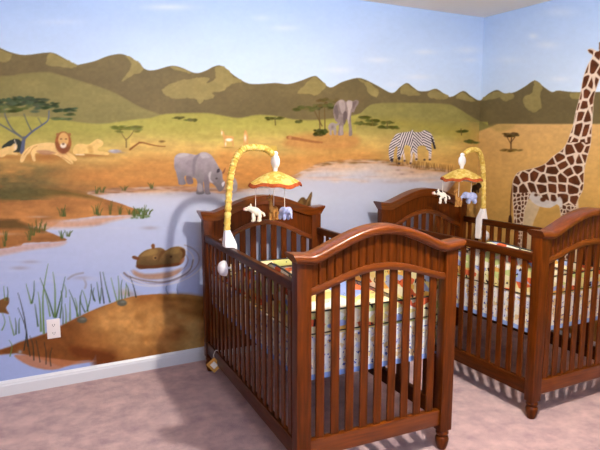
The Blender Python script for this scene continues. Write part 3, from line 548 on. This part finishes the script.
dull = np.where(COL[:, 2] > COL[:, 0]*1.02, .22, 1.)
lum_ = COL.mean(1, keepdims=True); COL = lum_+(COL-lum_)*1.06; COL *= .97*(1+dull*(.10*fbm(U, V, 3.2, 2.6, o=2, seed=41)+.05*fbm(U, V, 9, 5, seed=42)))[:, None]
LINC = np.concatenate([lin(np.clip(COL, 0, 255)).astype(np.float32), np.ones((NP, 1), np.float32)], 1)
def sheet(name, P, col, quads, parent=None, slab=None):
    used, inv = np.unique(quads.ravel(), return_inverse=True)
    v = P[used]; c = col[used]; q = inv.reshape(-1, 4)
    if slab is not None:
        k = len(v); v = np.vstack([v, slab]); c = np.vstack([c, np.tile(np.array([[.5, .45, .4, 1]], np.float32), (8, 1))])
        q = np.vstack([q, np.array([(0, 1, 2, 3), (4, 7, 6, 5), (0, 4, 5, 1), (1, 5, 6, 2), (2, 6, 7, 3), (3, 7, 4, 0)])+k])
    me = bpy.data.meshes.new(name)
    me.vertices.add(len(v)); me.vertices.foreach_set('co', v.astype(np.float32).ravel())
    me.loops.add(q.size); me.loops.foreach_set('vertex_index', q.astype(np.int32).ravel())
    me.polygons.add(len(q)); me.polygons.foreach_set('loop_start', np.arange(0, q.size, 4, dtype=np.int32))
    me.update(calc_edges=True)
    a = me.color_attributes.new('paint', 'FLOAT_COLOR', 'POINT'); a.data.foreach_set('color', c.ravel())
    me.materials.append(M['mural'])
    o = bpy.data.objects.new(name, me); C.objects.link(o)
    if parent is not None: o.parent = parent
    return o
def wall(name, off, na, nb, slab, flip):
    i = np.arange(nb-1)[:, None]*na+np.arange(na-1)[None, :]+off
    q = np.stack([i, i+1, i+1+na, i+na], -1).reshape(-1, 4)
    if flip: q = q[:, ::-1]
    ft = TAG[q[:, 0]]
    w = sheet(name, PTS, LINC, q[ft == 0], None, np.array(slab, float)); w['kind'] = 'structure'
    for t_ in np.unique(ft):
        if t_ and (ft == t_).sum() > 30: sheet(TAGS[t_], PTS, LINC, q[ft == t_], w)
    return w
def slabv(x0, x1, y0, y1, z0, z1): return [(x0, y0, z0), (x1, y0, z0), (x1, y1, z0), (x0, y1, z0), (x0, y0, z1), (x1, y0, z1), (x1, y1, z1), (x0, y1, z1)]
wall_back = wall('wall_back', 0, len(gx), len(gz), slabv(-4.9, .1, .003, .1, 0, H), False)
wall_right = wall('wall_right', n1, len(gy), len(gz), slabv(.003, .1, -4.6, 0, 0, H), True)
PL = {'lion': 'lying lion with a dark mane', 'lioness': 'lying lioness beside the lion', 'lion_cub': 'lion resting at the edge of the acacia', 'rhinoceros': 'grey rhinoceros drinking', 'rhinoceros_calf': 'small grey rhinoceros calf',
      'elephant': 'grey elephant seen from the front', 'elephant_calf': 'small elephant calf', 'gazelle': 'small tan gazelle', 'zebras': 'two zebras drinking at the far shore', 'hippopotamus': 'brown hippopotamus in the water', 'giraffe': 'tall brown spotted giraffe',
      'acacia_tree': 'large dark green acacia', 'small_acacia_tree': 'small acacia behind the lioness', 'sand_tree': 'dark little tree on the sand', 'tree_clump': 'thin trees beside the elephant'}
for w_ in (wall_back, wall_right):
    for ch in w_.children:
        k_ = ch.name.split('.')[0].replace('painted_', '')
        if k_ in PL: ch['label'] = 'painted '+PL[k_]

# ------------------------------------------------------------------ room shell
def struct(name, bm, m, parent=None):
    o = mkobj(name, bm, m, parent)
    if parent is None: o['kind'] = 'structure'
    return o
b = bmesh.new(); box(b, -5, .1, -4.7, .1, -.1, 0); struct('floor', b, M['carpet'])
b = bmesh.new(); box(b, -5, .1, -4.7, .1, H, H+.1); struct('ceiling', b, M['ceil'])
b = bmesh.new(); box(b, -5, -4.9, -4.7, .1, 0, H); struct('wall_left', b, M['plain'])
WX0, WX1, WZ0, WZ1 = -3.9, -2.3, .9, 2.1
b = bmesh.new(); box(b, -5, WX0, -4.7, -4.6, 0, H); box(b, WX1, .1, -4.7, -4.6, 0, H); box(b, WX0, WX1, -4.7, -4.6, 0, WZ0); box(b, WX0, WX1, -4.7, -4.6, WZ1, H); struct('wall_front', b, M['plain'])
b = bmesh.new()
for a in ((WX0, WX0+.05, WZ0, WZ1), (WX1-.05, WX1, WZ0, WZ1), (WX0, WX1, WZ0, WZ0+.05), (WX0, WX1, WZ1-.05, WZ1), ((WX0+WX1)/2-.02, (WX0+WX1)/2+.02, WZ0, WZ1)): box(b, a[0], a[1], -4.68, -4.62, a[2], a[3])
struct('window_1', b, M['trim'])
def baseboard(name, pts_len, rot, loc):
    t = bmesh.new(); prof = [(0, 0), (-.016, 0), (-.016, .06), (-.013, .068), (-.013, .074), (-.006, .086), (0, .088)]
    a = [t.verts.new((0, y, z)) for y, z in prof]; c = [t.verts.new((pts_len, y, z)) for y, z in prof]
    for i in range(len(prof)): t.faces.new((a[i], a[(i+1) % 7], c[(i+1) % 7], c[i]))
    t.faces.new(a); t.faces.new(c)
    o = struct(name, t, M['trim']); o.location = loc; o.rotation_euler = (0, 0, rot)
baseboard('baseboard_back', 4.9, 0, (-4.9, 0, 0))
baseboard('baseboard_right', 4.584, -PI/2, (0, -.016, 0))

# ------------------------------------------------------------------ crib
W2_, L_ = .40, 1.42
def S(u): return (.5*(1+math.cos(PI*min(abs(u)/.40/.84, 1))))**.62
def sweep(bm, us, prof, zf, xs=None):
    """profile (y, z) closed, carried along x with the height zf(u)"""
    rings = []
    for u in us:
        rings.append([bm.verts.new((xs(u, z) if xs else u, y, zf(u)+z)) for y, z in prof])
    k = len(prof)
    for a, c in zip(rings, rings[1:]):
        for i in range(k): bm.faces.new((a[i], a[(i+1) % k], c[(i+1) % k], c[i]))
    bm.faces.new(rings[0]); bm.faces.new(rings[-1])
def lin_s(a, c, n): return [a+(c-a)*i/n for i in range(n+1)]
def end_panel(root, name, v, front, ztop, zarch, bead, flare):
    """v: centre line from the head, front: +1 outer face looks to the foot"""
    yc = -v
    b = bmesh.new()
    # boarded panel
    us = []
    nb = 18; w = .67/nb
    for k in range(nb):
        x = -.335+k*w; us += [x, x+.003, x+.006, x+w*.5, x+w-.003]
    us.append(.335)
    def gy_(u):
        q = ((u+.335)/w) % 1; q = min(q, 1-q)*w
        return .012-(.008*max(0, 1-q/.005) if bead else 0)
    lo, hi, lo2, hi2 = [], [], [], []
    for u in us:
        g_ = gy_(u); zl = zarch(u); zh = ztop(u)-.02
        lo.append(b.verts.new((u, yc-g_, zl))); hi.append(b.verts.new((u, yc-g_, zh))); lo2.append(b.verts.new((u, yc+g_, zl))); hi2.append(b.verts.new((u, yc+g_, zh)))
    for i in range(len(us)-1):
        b.faces.new((lo[i], lo[i+1], hi[i+1], hi[i])); b.faces.new((lo2[i], hi2[i], hi2[i+1], lo2[i+1])); b.faces.new((lo[i], lo2[i], lo2[i+1], lo[i+1])); b.faces.new((hi[i], hi[i+1], hi2[i+1], hi2[i]))
    b.faces.new((lo[0], hi[0], hi2[0], lo2[0])); b.faces.new((lo[-1], lo2[-1], hi2[-1], hi[-1]))
    board = mkobj(name, b, M['wood'], root)
    # arched moulding over the bars
    b = bmesh.new(); sweep(b, lin_s(-.335, .335, 40), [(yc-.022, .006), (yc-.024, .014), (yc-.018, .028), (yc+.018, .028), (yc+.024, .014), (yc+.022, .006), (yc+.016, -.004), (yc-.016, -.004)], lambda u: zarch(u)-.008)
    mkobj('arched_moulding', b, M['woodx'], board, True)
    # bottom rail
    b = bmesh.new(); box(b, -.337, .337, yc-.017, yc+.017, .128, .205, .006); mkobj('bottom_rail', b, M['woodx'], board, True)
    # cap
    b = bmesh.new(); e = W2_+.022
    if flare: prof = [(-.048, -.004), (-.044, 0), (.044, 0), (.048, -.004), (.048, -.014), (.040, -.024), (.034, -.042), (.031, -.055), (-.031, -.055), (-.034, -.042), (-.040, -.024), (-.048, -.014)]
    else: prof = [(-.050, -.010), (-.046, -.003), (-.038, 0), (.038, 0), (.046, -.003), (.050, -.010), (.050, -.022), (.045, -.031), (.036, -.034), (.032, -.040), (-.032, -.040), (-.036, -.034), (-.045, -.031), (-.050, -.022)]
    pz = min(z for _, z in prof)
    def xs(u, z): return u*((e-(e-W2_-.001)*min(1, max(0, (-z-.008)/(-pz-.008))))/e)
    sweep(b, lin_s(-e, e, 72), [(yc+y, z) for y, z in prof], ztop, xs)
    mkobj('top_cap', b, M['woodx'], board, True)
    # bars
    g_ = .0315; s = (.67-10*g_)/9
    for k in range(9):
        x0 = -.335+g_+k*(s+g_); b = bmesh.new()
        xm = x0+s/2; box(b, x0, x0+s, yc-.006, yc+.006, .20, min(zarch(x0), zarch(x0+s))+.004, .003, 1)
        mkobj('bar', b, M['wood'], board)
    return board
def make_crib(label, loc, rz):
    r = thing('baby_crib', label, 'crib', loc, rz, 'cherry wood cribs')
    zf = lambda u: .998+.100*S(u)+.006*max(0, (abs(u)-.34)/.06)
    zh = lambda u: 1.018+.090*S(u)+.006*max(0, (abs(u)-.34)/.06)
    end_panel(r, 'footboard', L_-.0275, 1, zf, lambda u: .838+.076*S(u), True, False)
    end_panel(r, 'headboard', .0275, 1, zh, lambda u: .812+.120*S(u), False, True)
    for v, zt in ((.0275, zh), (L_-.0275, zf)):
        for sx in (-1, 1):
            b = bmesh.new(); x0, x1 = sorted((sx*W2_, sx*.335)); box(b, x0, x1, -v-.0275, -v+.0275, .098, zt(sx*.37)-.026, .005)
            p = mkobj('leg', b, M['wood'], r, True)
            b = bmesh.new(); lathe(b, [(.014, 0), (.020, .002), (.025, .016), (.030, .036), (.032, .052), (.029, .064), (.022, .070), (.026, .074), (.031, .080), (.031, .088), (.026, .094), (.026, .0985)], (sx*.3675, -v, 0), 24)
            mkobj('bun_foot', b, M['wood'], p, True)
    for sx in (-1, 1):
        b = bmesh.new(); xc = sx*.381
        box(b, xc-.015, xc+.015, -1.366, -.054, .838, .882, .008); box(b, xc-.014, xc+.014, -1.366, -.054, .126, .205, .006)
        rail = mkobj('side_rail', b, M['woody'], r, True)
        n_ = 17; s = .037; g_ = (1.31-n_*s)/(n_+1)
        for k in range(n_):
            v0 = .055+g_+k*(s+g_); b = bmesh.new(); box(b, xc-.005, xc+.005, -v0-s, -v0, .20, .842, .003, 1)
            mkobj('bar', b, M['wood'], rail)
    b = bmesh.new()
    for a in ((-.355, -.330, -1.35, -.07), (.330, .355, -1.35, -.07), (-.355, .355, -.095, -.07), (-.355, .355, -1.35, -1.325)): box(b, a[0], a[1], a[2], a[3], .470, .495)
    for k in range(1, 9): box(b, -.335, .335, -.08-k*.14-.012, -.08-k*.14, .476, .490)
    mkobj('mattress_support', b, M['metal'], r)
    return r
P1, A1 = (-2.0636, -.1982, 0), -.0523
P2, A2 = (-.76, -.21, 0), -.0128
crib1 = make_crib('cherry wood crib nearest the camera, whole footboard and left side rail in view', P1, A1)
crib2 = dup(crib1, P2, A2, 'cherry wood crib in the corner by the painted giraffe, behind the nearer crib')

# ------------------------------------------------------------------ bedding
def soft_panel(bm, p0, p1, z0, zt, th, nrm, puff=.010, n=24, rows=6):
    p0, p1, nrm = Vector(p0), Vector(p1), Vector(nrm); t = bmesh.new(); g = []
    for side in (-1, 1):
        layer = []
        for i in range(n+1):
            f = i/n; q = p0.lerp(p1, f); col = []
            for j in range(rows+1):
                h = j/rows; z = z0+(zt(f)-z0)*h; w = th/2*(math.sin(PI*(.08+.84*h)))**.5*(.75+.25*abs(math.sin(f*PI*5)))
                col.append(t.verts.new(Vector((q.x, q.y, z))+nrm*side*w))
            layer.append(col)
        g.append(layer)
    for s in (0, 1):
        for i in range(n):
            for j in range(rows): t.faces.new((g[s][i][j], g[s][i+1][j], g[s][i+1][j+1], g[s][i][j+1]))
    for i in range(n):
        t.faces.new((g[0][i][0], g[1][i][0], g[1][i+1][0], g[0][i+1][0])); t.faces.new((g[0][i][rows], g[0][i+1][rows], g[1][i+1][rows], g[1][i][rows]))
    for i in (0, n):
        for j in range(rows): t.faces.new((g[0][i][j], g[0][i][j+1], g[1][i][j+1], g[1][i][j]))
    merge(bm, t)
def bedding(crib_word, loc, rz, right):
    b = bmesh.new(); box(b, -.348, .348, -1.348, -.072, .497, .635, .03, 4)
    m = tag(mkobj('crib_mattress', b, M['sheet'], None, True), f'mattress under a pale patchwork print sheet in the {crib_word}', 'mattress', 'crib mattresses'); m.location = loc; m.rotation_euler.z = rz
    t = thing('crib_bumper', f'patchwork jungle print padded bumper in the {crib_word}', 'crib bumper', loc, rz, 'patchwork crib bumpers')
    step = lambda x, a, b: (lambda q: q*q*(3-2*q))(min(1, max(0, (x-a)/(b-a))))
    sag = lambda f: .70+.10*step(f, .28, .5)+.092*step(f, .6, .78)-.012*step(f, .8, 1)
    ends = lambda f: .925+.0*f
    cs = [((-.354, -.080), (-.354, -1.340), (1, 0, 0), sag), ((.354, -.080), (.354, -1.340), (1, 0, 0), lambda f: .70+right*step(f, .22, .5)), ((-.335, -.073), (.335, -.073), (0, 1, 0), lambda f: .69), ((-.335, -1.347), (.335, -1.347), (0, 1, 0), lambda f: .735)]
    for a, c, nrm, zt in cs:
        b = bmesh.new(); soft_panel(b, (a[0], a[1], 0), (c[0], c[1], 0), .648, zt, .020, nrm); pn = mkobj('padded_panel', b, M['bumper'], t, True)
        b = bmesh.new()
        for zz in (lambda f: .645, lambda f: zt(f)+.002):
            tube(b, [(a[0]+(c[0]-a[0])*i/24, a[1]+(c[1]-a[1])*i/24, zz(i/24)) for i in range(25)], .005, 8)
        mkobj('piping', b, M['piping'], pn, True)
    for sx, v0 in ((-1, -1.352), (1, -1.352), (-1, -.068), (1, -.068)):
        b = bmesh.new(); f0 = -1 if v0 < -1 else 1
        for q in (0, 1):
            tube(b, [(sx*.325, v0, .648), (sx*(.318-.008*q), v0+f0*.008, .636-.01*q), (sx*(.326+.012*q), v0+f0*.008, .612), (sx*(.318+.02*q), v0+f0*.008, .585+.015*q)], .0028, 6)
        mkobj('tie', b, M['piping'], t, True)
    t = thing('crib_skirt', f'white letter print skirt with blue hem on the {crib_word}', 'crib skirt', loc, rz, 'crib skirts')
    cs = [((-.362, -.066), (-.362, -1.354), (1, 0)), ((.362, -.066), (.362, -1.354), (1, 0)), ((-.33, -.060), (.33, -.060), (0, 1)), ((-.33, -1.359), (.33, -1.359), (0, 1))]
    for a, c, nr in cs:
        n_ = 60
        def cloth(z0, z1, off, th):
            b = bmesh.new(); g = []
            for s in (0, 1):
                g.append([[b.verts.new((a[0]+(c[0]-a[0])*i/n_+nr[0]*(off+s*th+.0015*math.sin(i*1.3)*(.64-z)/.19), a[1]+(c[1]-a[1])*i/n_+nr[1]*(off+s*th+.0015*math.sin(i*1.3)*(.64-z)/.19), z)) for z in (z0, z1)] for i in range(n_+1)])
            for i in range(n_):
                b.faces.new((g[0][i][0], g[0][i+1][0], g[0][i+1][1], g[0][i][1])); b.faces.new((g[1][i][0], g[1][i][1], g[1][i+1][1], g[1][i+1][0]))
                b.faces.new((g[0][i][0], g[1][i][0], g[1][i+1][0], g[0][i+1][0])); b.faces.new((g[0][i][1], g[0][i+1][1], g[1][i+1][1], g[1][i][1]))
            return b
        p = mkobj('cloth_panel', cloth(.472, .636, 0, .002), M['skirt'], t, True); mkobj('hem', cloth(.448, .472, 0, .002), M['hem'], p, True)
bedding('nearest crib', P1, A1, .14); bedding('crib in the corner', P2, A2, 0)

# ------------------------------------------------------------------ mobiles
def make_mobile(label, loc, rz):
    """local +X points across the crib; origin on the outer face line of the rail at floor level"""
    r = thing('crib_mobile', label, 'crib mobile', loc, rz, 'musical crib mobiles')
    b = bmesh.new()
    t = bmesh.new(); prof = [(.049, .752), (.049, .90), (.016, .98), (-.010, .98), (-.016, .9), (-.016, .885), (.040, .885), (.040, .752)]
    for y in (-.028, .028): pass
    a = [t.verts.new((x, -.028*(1 if z < .93 else .6), z)) for x, z in prof]; c = [t.verts.new((x, .028*(1 if z < .93 else .6), z)) for x, z in prof]
    for i in range(8): t.faces.new((a[i], a[(i+1) % 8], c[(i+1) % 8], c[i]))
    t.faces.new(a); t.faces.new(c); bmesh.ops.bevel(t, geom=t.edges[:], offset=.003, segments=2, affect='EDGES'); merge(b, t)
    box(b, -.012, .045, -.005, .005, .765, .775)
    clamp = mkobj('clamp', b, M['plastic'], r, True)
    b = bmesh.new(); lathe(b, [(0, 0), (.030, 0), (.041, .004), (.043, .012), (.040, .024), (.033, .036), (.022, .043), (0, .045)], (-.004, 0, .770), 24, Matrix.Rotation(-PI/2, 4, 'Y'))
    mkobj('clamp_knob', b, M['plastic'], clamp, True)
    # padded arm
    pts = catmull([(.003, 0, .972), (.012, 0, 1.10), (.024, 0, 1.22), (.042, 0, 1.31), (.075, 0, 1.375), (.12, 0, 1.408), (.19, 0, 1.412), (.25, 0, 1.398), (.285, 0, 1.372)], 16)
    rr = [(.0145+.0042*abs(math.sin(i*.72))+.0015*math.sin(i*2.3)) for i in range(len(pts))]
    b = bmesh.new(); tube(b, [tuple(p) for p in pts], rr, 14); mkobj('fabric_covered_arm', b, M['yellow'], r, True)
    b = bmesh.new(); ell(b, (.300, 0, 1.335), (.020, .038, .040)); lathe(b, [(.010, 0), (.012, .03), (.018, .05)], (.300, 0, 1.262), 14); ell(b, (.300, 0, 1.378), (.016, .016, .014))
    mkobj('music_box', b, M['plastic'], r, True)
    # canopy: quilted square umbrella with a wavy rust edge
    def can(rad, z0, zdrop, rows, r0, r1, th):
        b = bmesh.new(); N_ = 64; lay = []
        for s in (0, 1):
            g = []
            for j in range(rows+1):
                f = r0+(r1-r0)*j/rows; row = []
                for i in range(N_):
                    a_ = 2*PI*i/N_; cr = abs(math.cos(2*(a_)))             # corners
                    rd = rad*f*(1-.15*(1-cr)*f)
                    z = z0-zdrop*(f**1.5)+.010*(1-cr)*f**3+.005*math.sin(a_*9)*max(0, f-.6)*2
                    if f > 1: z -= (f-1)*.16
                    row.append(b.verts.new((.300+rd*math.cos(a_), rd*math.sin(a_), z-s*th)))
                g.append(row)
            lay.append(g)
        for s in (0, 1):
            for j in range(rows):
                for i in range(N_): b.faces.new((lay[s][j][i], lay[s][j][(i+1) % N_], lay[s][j+1][(i+1) % N_], lay[s][j+1][i]))
        for j in (0, rows):
            for i in range(N_): b.faces.new((lay[0][j][i], lay[0][j][(i+1) % N_], lay[1][j][(i+1) % N_], lay[1][j][i]))
        return b
    cn = mkobj('canopy', can(.150, 1.283, .070, 12, .03, .97, .004), M['yellow'], r, True)
    mkobj('canopy_trim', can(.150, 1.283, .070, 4, .97, 1.045, .005), M['rust'], cn, True)
    b = bmesh.new()
    for k in range(4):
        a_ = k*PI/2; tube(b, [(.3, 0, 1.20), (.3+.115*math.cos(a_), .115*math.sin(a_), 1.192)], .004, 8)
    lathe(b, [(.012, 1.19), (.012, 1.262)], (.3, 0, 0), 12)
    mkobj('hanger_cross', b, M['plastic'], r, True)
    return r
def loc_on(P, A, u, v):
    c, s = math.cos(A), math.sin(A); return (P[0]+c*u+s*v, P[1]+s*u-c*v, 0)
m1 = make_mobile('yellow musical mobile clamped to the left rail of the nearest crib', loc_on(P1, A1, -.403, .5229), A1+.12)
m2 = dup(m1, loc_on(P2, A2, .403, .2235)[:2]+(-.022,), A2+PI+.22, 'yellow musical mobile clamped to the far rail of the crib in the corner')
for ch in m1.children:
    if ch.name.startswith('clamp'): ch.rotation_euler.z = -.12
for ch in m2.children:
    if ch.name.startswith('clamp'): ch.rotation_euler.z = -.22
    if ch.name.startswith('music_box'):
        ch.location = (.3, -.3, 0); ch.rotation_euler = (0, 0, PI/2)
RV = Vector((R0[0], R0[1], 0)); DV = Vector((math.sin(YAW), math.cos(YAW), 0))
c1 = Vector(loc_on(P1, A1, -.403+.298, .53-.036)); c2 = Vector(loc_on(P2, A2, .403-.293, .2235+.065))
def toy(name, mat, label, at, z, rz, kind, ztop, scale=1.):
    r = thing(name, label, 'plush toy', (at.x, at.y, z), rz)
    b = bmesh.new()
    if kind == 'horse':
        ell(b, (0, 0, 0), (.030, .018, .020), (0, .5, 0)); ell(b, (-.030, 0, .014), (.016, .011, .013), (0, -.5, 0)); ell(b, (-.046, 0, .010), (.012, .009, .010)); ell(b, (-.020, 0, .008), (.016, .011, .014), (0, .7, 0))
        for sx, sy in ((-.012, -.01), (-.008, .01), (.018, -.01), (.022, .01)): ell(b, (sx, sy, -.028), (.008, .008, .022), (0, .1*sx/.01, 0)); ell(b, (sx-.002, sy, -.046), (.009, .008, .007))
        for sy in (-.007, .007): ell(b, (-.024, sy, .030), (.004, .004, .009))
        tube(b, [(.026, 0, -.002), (.040, 0, -.012), (.044, 0, -.026)], [.004, .006, .007], 8)
    elif kind == 'giraffe':
        ell(b, (0, 0, 0), (.028, .018, .020)); tube(b, [(-.018, 0, .004), (-.026, 0, .030), (-.030, 0, .056)], [.014, .010, .008], 10); ell(b, (-.038, 0, .060), (.016, .010, .010), (0, -.3, 0))
        for sx, sy in ((-.016, -.01), (-.014, .01), (.018, -.01), (.02, .01)): ell(b, (sx, sy, -.028), (.008, .008, .024)); ell(b, (sx-.002, sy, -.048), (.009, .008, .006))
        for sy in (-.008, .008): ell(b, (-.026, sy, .072), (.004, .004, .009))
        tube(b, [(.026, 0, .004), (.036, 0, -.012), (.038, 0, -.024)], [.003, .003, .006], 8)
    elif kind == 'elephant':
        ell(b, (.006, 0, 0), (.034, .026, .028)); ell(b, (-.032, 0, .010), (.022, .019, .021))
        tube(b, [(-.046, 0, .008), (-.058, 0, -.006), (-.058, 0, -.022), (-.066, 0, -.030)], [.010, .008, .006, .005], 10)
        for sy in (-1, 1): ell(b, (-.022, sy*.022, .010), (.016, .005, .020), (sy*.3, 0, 0))
        for sx, sy in ((-.014, -.013), (-.014, .013), (.024, -.013), (.024, .013)): ell(b, (sx, sy, -.026), (.011, .011, .018))
    elif kind == 'lion':
        ell(b, (.006, 0, 0), (.028, .019, .020)); ell(b, (-.022, 0, .010), (.014, .022, .024)); ell(b, (-.034, 0, .008), (.013, .014, .014))
        for sx, sy in ((-.012, -.011), (-.012, .011), (.022, -.011), (.022, .011)): ell(b, (sx, sy, -.024), (.008, .008, .018))
    o = mkobj('body', b, M[mat], r, True)
    md = o.modifiers.new('remesh', 'REMESH'); md.mode = 'VOXEL'; md.voxel_size = .0028; md.use_smooth_shade = True
    b = bmesh.new(); hx = {'horse': -.046, 'giraffe': -.048, 'elephant': -.046, 'lion': -.043}[kind]; hz = {'horse': .014, 'giraffe': .064, 'elephant': .016, 'lion': .012}[kind]; hy = {'horse': .007, 'giraffe': .007, 'elephant': .015, 'lion': .008}[kind]
    for sy in (-1, 1): ell(b, (hx, sy*hy, hz), (.0022, .0022, .0022), n=8)
    mkobj('eyes', b, M['slot'], r, True)
    if kind == 'horse':
        b = bmesh.new(); ell(b, (-.056, 0, .010), (.006, .008, .008)); mkobj('muzzle', b, M['pink'], r, True)
    b = bmesh.new(); tube(b, [(0, 0, .015), (0, 0, ztop-z)], .0016, 6); mkobj('string', b, M['string'], r)
    r.scale = (scale,)*3
    if scale != 1:
        for ch in r.children:
            if ch.name.startswith('string'): ch.scale.z = 1/scale
    return r
a1 = -YAW*.5
toy('plush_horse', 'white', 'white plush horse with pink muzzle hanging left under the nearer mobile', c1+RV*-.112+DV*-.02, 1.062, -YAW, 'horse', 1.19, 1.12)
toy('plush_giraffe', 'tan', 'tan plush giraffe hanging behind the elephant under the nearer mobile', c1+RV*-.015+DV*.06, 1.062, -YAW+1.0, 'giraffe', 1.19, 1.12)
toy('plush_elephant', 'blue', 'pale blue plush elephant hanging under the nearer mobile', c1+RV*.050+DV*-.075, 1.065, -YAW-.9+PI, 'elephant', 1.19, 1.0)
toy('plush_zebra', 'zebra', 'white and black plush zebra hanging under the mobile in the corner', c2+RV*-.135+DV*-.02, 1.075, -YAW, 'horse', 1.19, 1.2)
toy('plush_giraffe', 'tan', 'tan plush giraffe hanging under the mobile in the corner', c2+RV*-.042+DV*-.10, 1.05, -YAW+.6, 'giraffe', 1.19, .95)
toy('plush_elephant', 'blue', 'pale blue plush elephant hanging under the mobile in the corner', c2+RV*.055+DV*-.06, 1.065, -YAW, 'elephant', 1.19, 1.15)
toy('plush_lion', 'brown', 'dark brown plush toy hanging against the corner wall', c2+RV*.12+DV*.04, 1.125, -YAW+2, 'lion', 1.19, 1.0)

# ------------------------------------------------------------------ small things
t = thing('power_outlet', 'white wall outlet among the painted reeds on the mural', 'outlet', (-3.319, 0, .355))
b = bmesh.new(); box(b, -.036, .036, -.006, 0, -.058, .058, .003); pl = mkobj('cover_plate', b, M['outlet'], t, True)
for dz in (-.024, .024):
    b = bmesh.new(); lathe(b, [(.0155, 0), (.0165, .001), (.0165, .004), (0, .004)], (0, -.0055, dz), 20, Matrix.Rotation(PI/2, 4, 'X')); s = mkobj('socket', b, M['outlet'], pl, True)
b = bmesh.new()
for dz in (-.024, .024):
    for dx in (-.006, .006): box(b, dx-.0014, dx+.0014, -.0102, -.0094, dz-.004, dz+.005)
    box(b, -.002, .002, -.0102, -.0094, dz-.011, dz-.007)
mkobj('slots', b, M['slot'], pl)
# tag on its string at the side rail
px = loc_on(P1, A1, -.402, .255)
t = thing('hanging_tag', 'yellow square card tag hanging on a string from the side rail', 'tag', (px[0], px[1], 0), -YAW-.1)
b = bmesh.new(); s = .049
for (hs, th) in ((s/1.0, .0012),):
    vs = [(0, hs), (hs, 0), (0, -hs), (-hs, 0)]; f_ = [b.verts.new((x-.006, -th-.006, .128+z)) for x, z in vs]; k_ = [b.verts.new((x-.006, -.006, .128+z)) for x, z in vs]
    b.faces.new(f_); b.faces.new(k_)
    for i in range(4): b.faces.new((f_[i], f_[(i+1) % 4], k_[(i+1) % 4], k_[i]))
card = mkobj('card', b, M['tagc'], t)
b = bmesh.new(); vs = [(0, .024), (.024, 0), (0, -.024), (-.024, 0)]; f_ = [b.verts.new((x-.006, -.0088, .128+z)) for x, z in vs]; k_ = [b.verts.new((x-.006, -.0072, .128+z)) for x, z in vs]
b.faces.new(f_); b.faces.new(k_)
for i in range(4): b.faces.new((f_[i], f_[(i+1) % 4], k_[(i+1) % 4], k_[i]))
mkobj('printed_square', b, M['string'], card)
b = bmesh.new(); tube(b, [(-.006, -.006, .176), (-.008, -.004, .19), (-.003, 0, .208), (.004, .0, .216), (.016, .006, .217)], .0016, 6); mkobj('string', b, M['string'], t)

# ------------------------------------------------------------------ light
LP = (-2.10, -2.45, 2.28)
t = thing('ceiling_lamp', 'frosted globe lamp fixed to the ceiling out of the view', 'lamp', (LP[0], LP[1], 0))
b = bmesh.new(); lathe(b, [(0, 2.44), (.09, 2.44), (.085, 2.42), (.05, 2.40), (.04, 2.36), (0, 2.36)], (0, 0, 0), 20); mkobj('base', b, M['metal'], t, True)
b = bmesh.new(); ell(b, (0, 0, LP[2]), (.05, .05, .05), n=24); mkobj('glass_globe', b, emit_mat('globe_glow', (1.0, .92, .82), 2150), t, True)
def area(name, loc, rot, sx, sy, e, col):
    l = bpy.data.lights.new(name, 'AREA'); l.shape = 'RECTANGLE'; l.size = sx; l.size_y = sy; l.energy = e; l.color = col
    o = bpy.data.objects.new(name, l); C.objects.link(o); o.location = loc; o.rotation_euler = rot; return o
area('window_daylight', ((WX0+WX1)/2, -4.61, (WZ0+WZ1)/2), (PI/2, 0, 0), WX1-WX0-.1, WZ1-WZ0-.1, 38, (.40, .62, 1.0))
w = bpy.data.worlds.new('world'); bpy.context.scene.world = w; w.use_nodes = True
w.node_tree.nodes['Background'].inputs[0].default_value = (.6, .75, 1, 1); w.node_tree.nodes['Background'].inputs[1].default_value = 1.0
sc = bpy.context.scene
sc.view_settings.view_transform = 'Standard'; sc.view_settings.look = 'None'; sc.view_settings.gamma = 1; sc.view_settings.use_curve_mapping = False
sc.view_settings.exposure = 0.1
sc.cycles.use_denoising = True
sc.cycles.max_bounces = 8
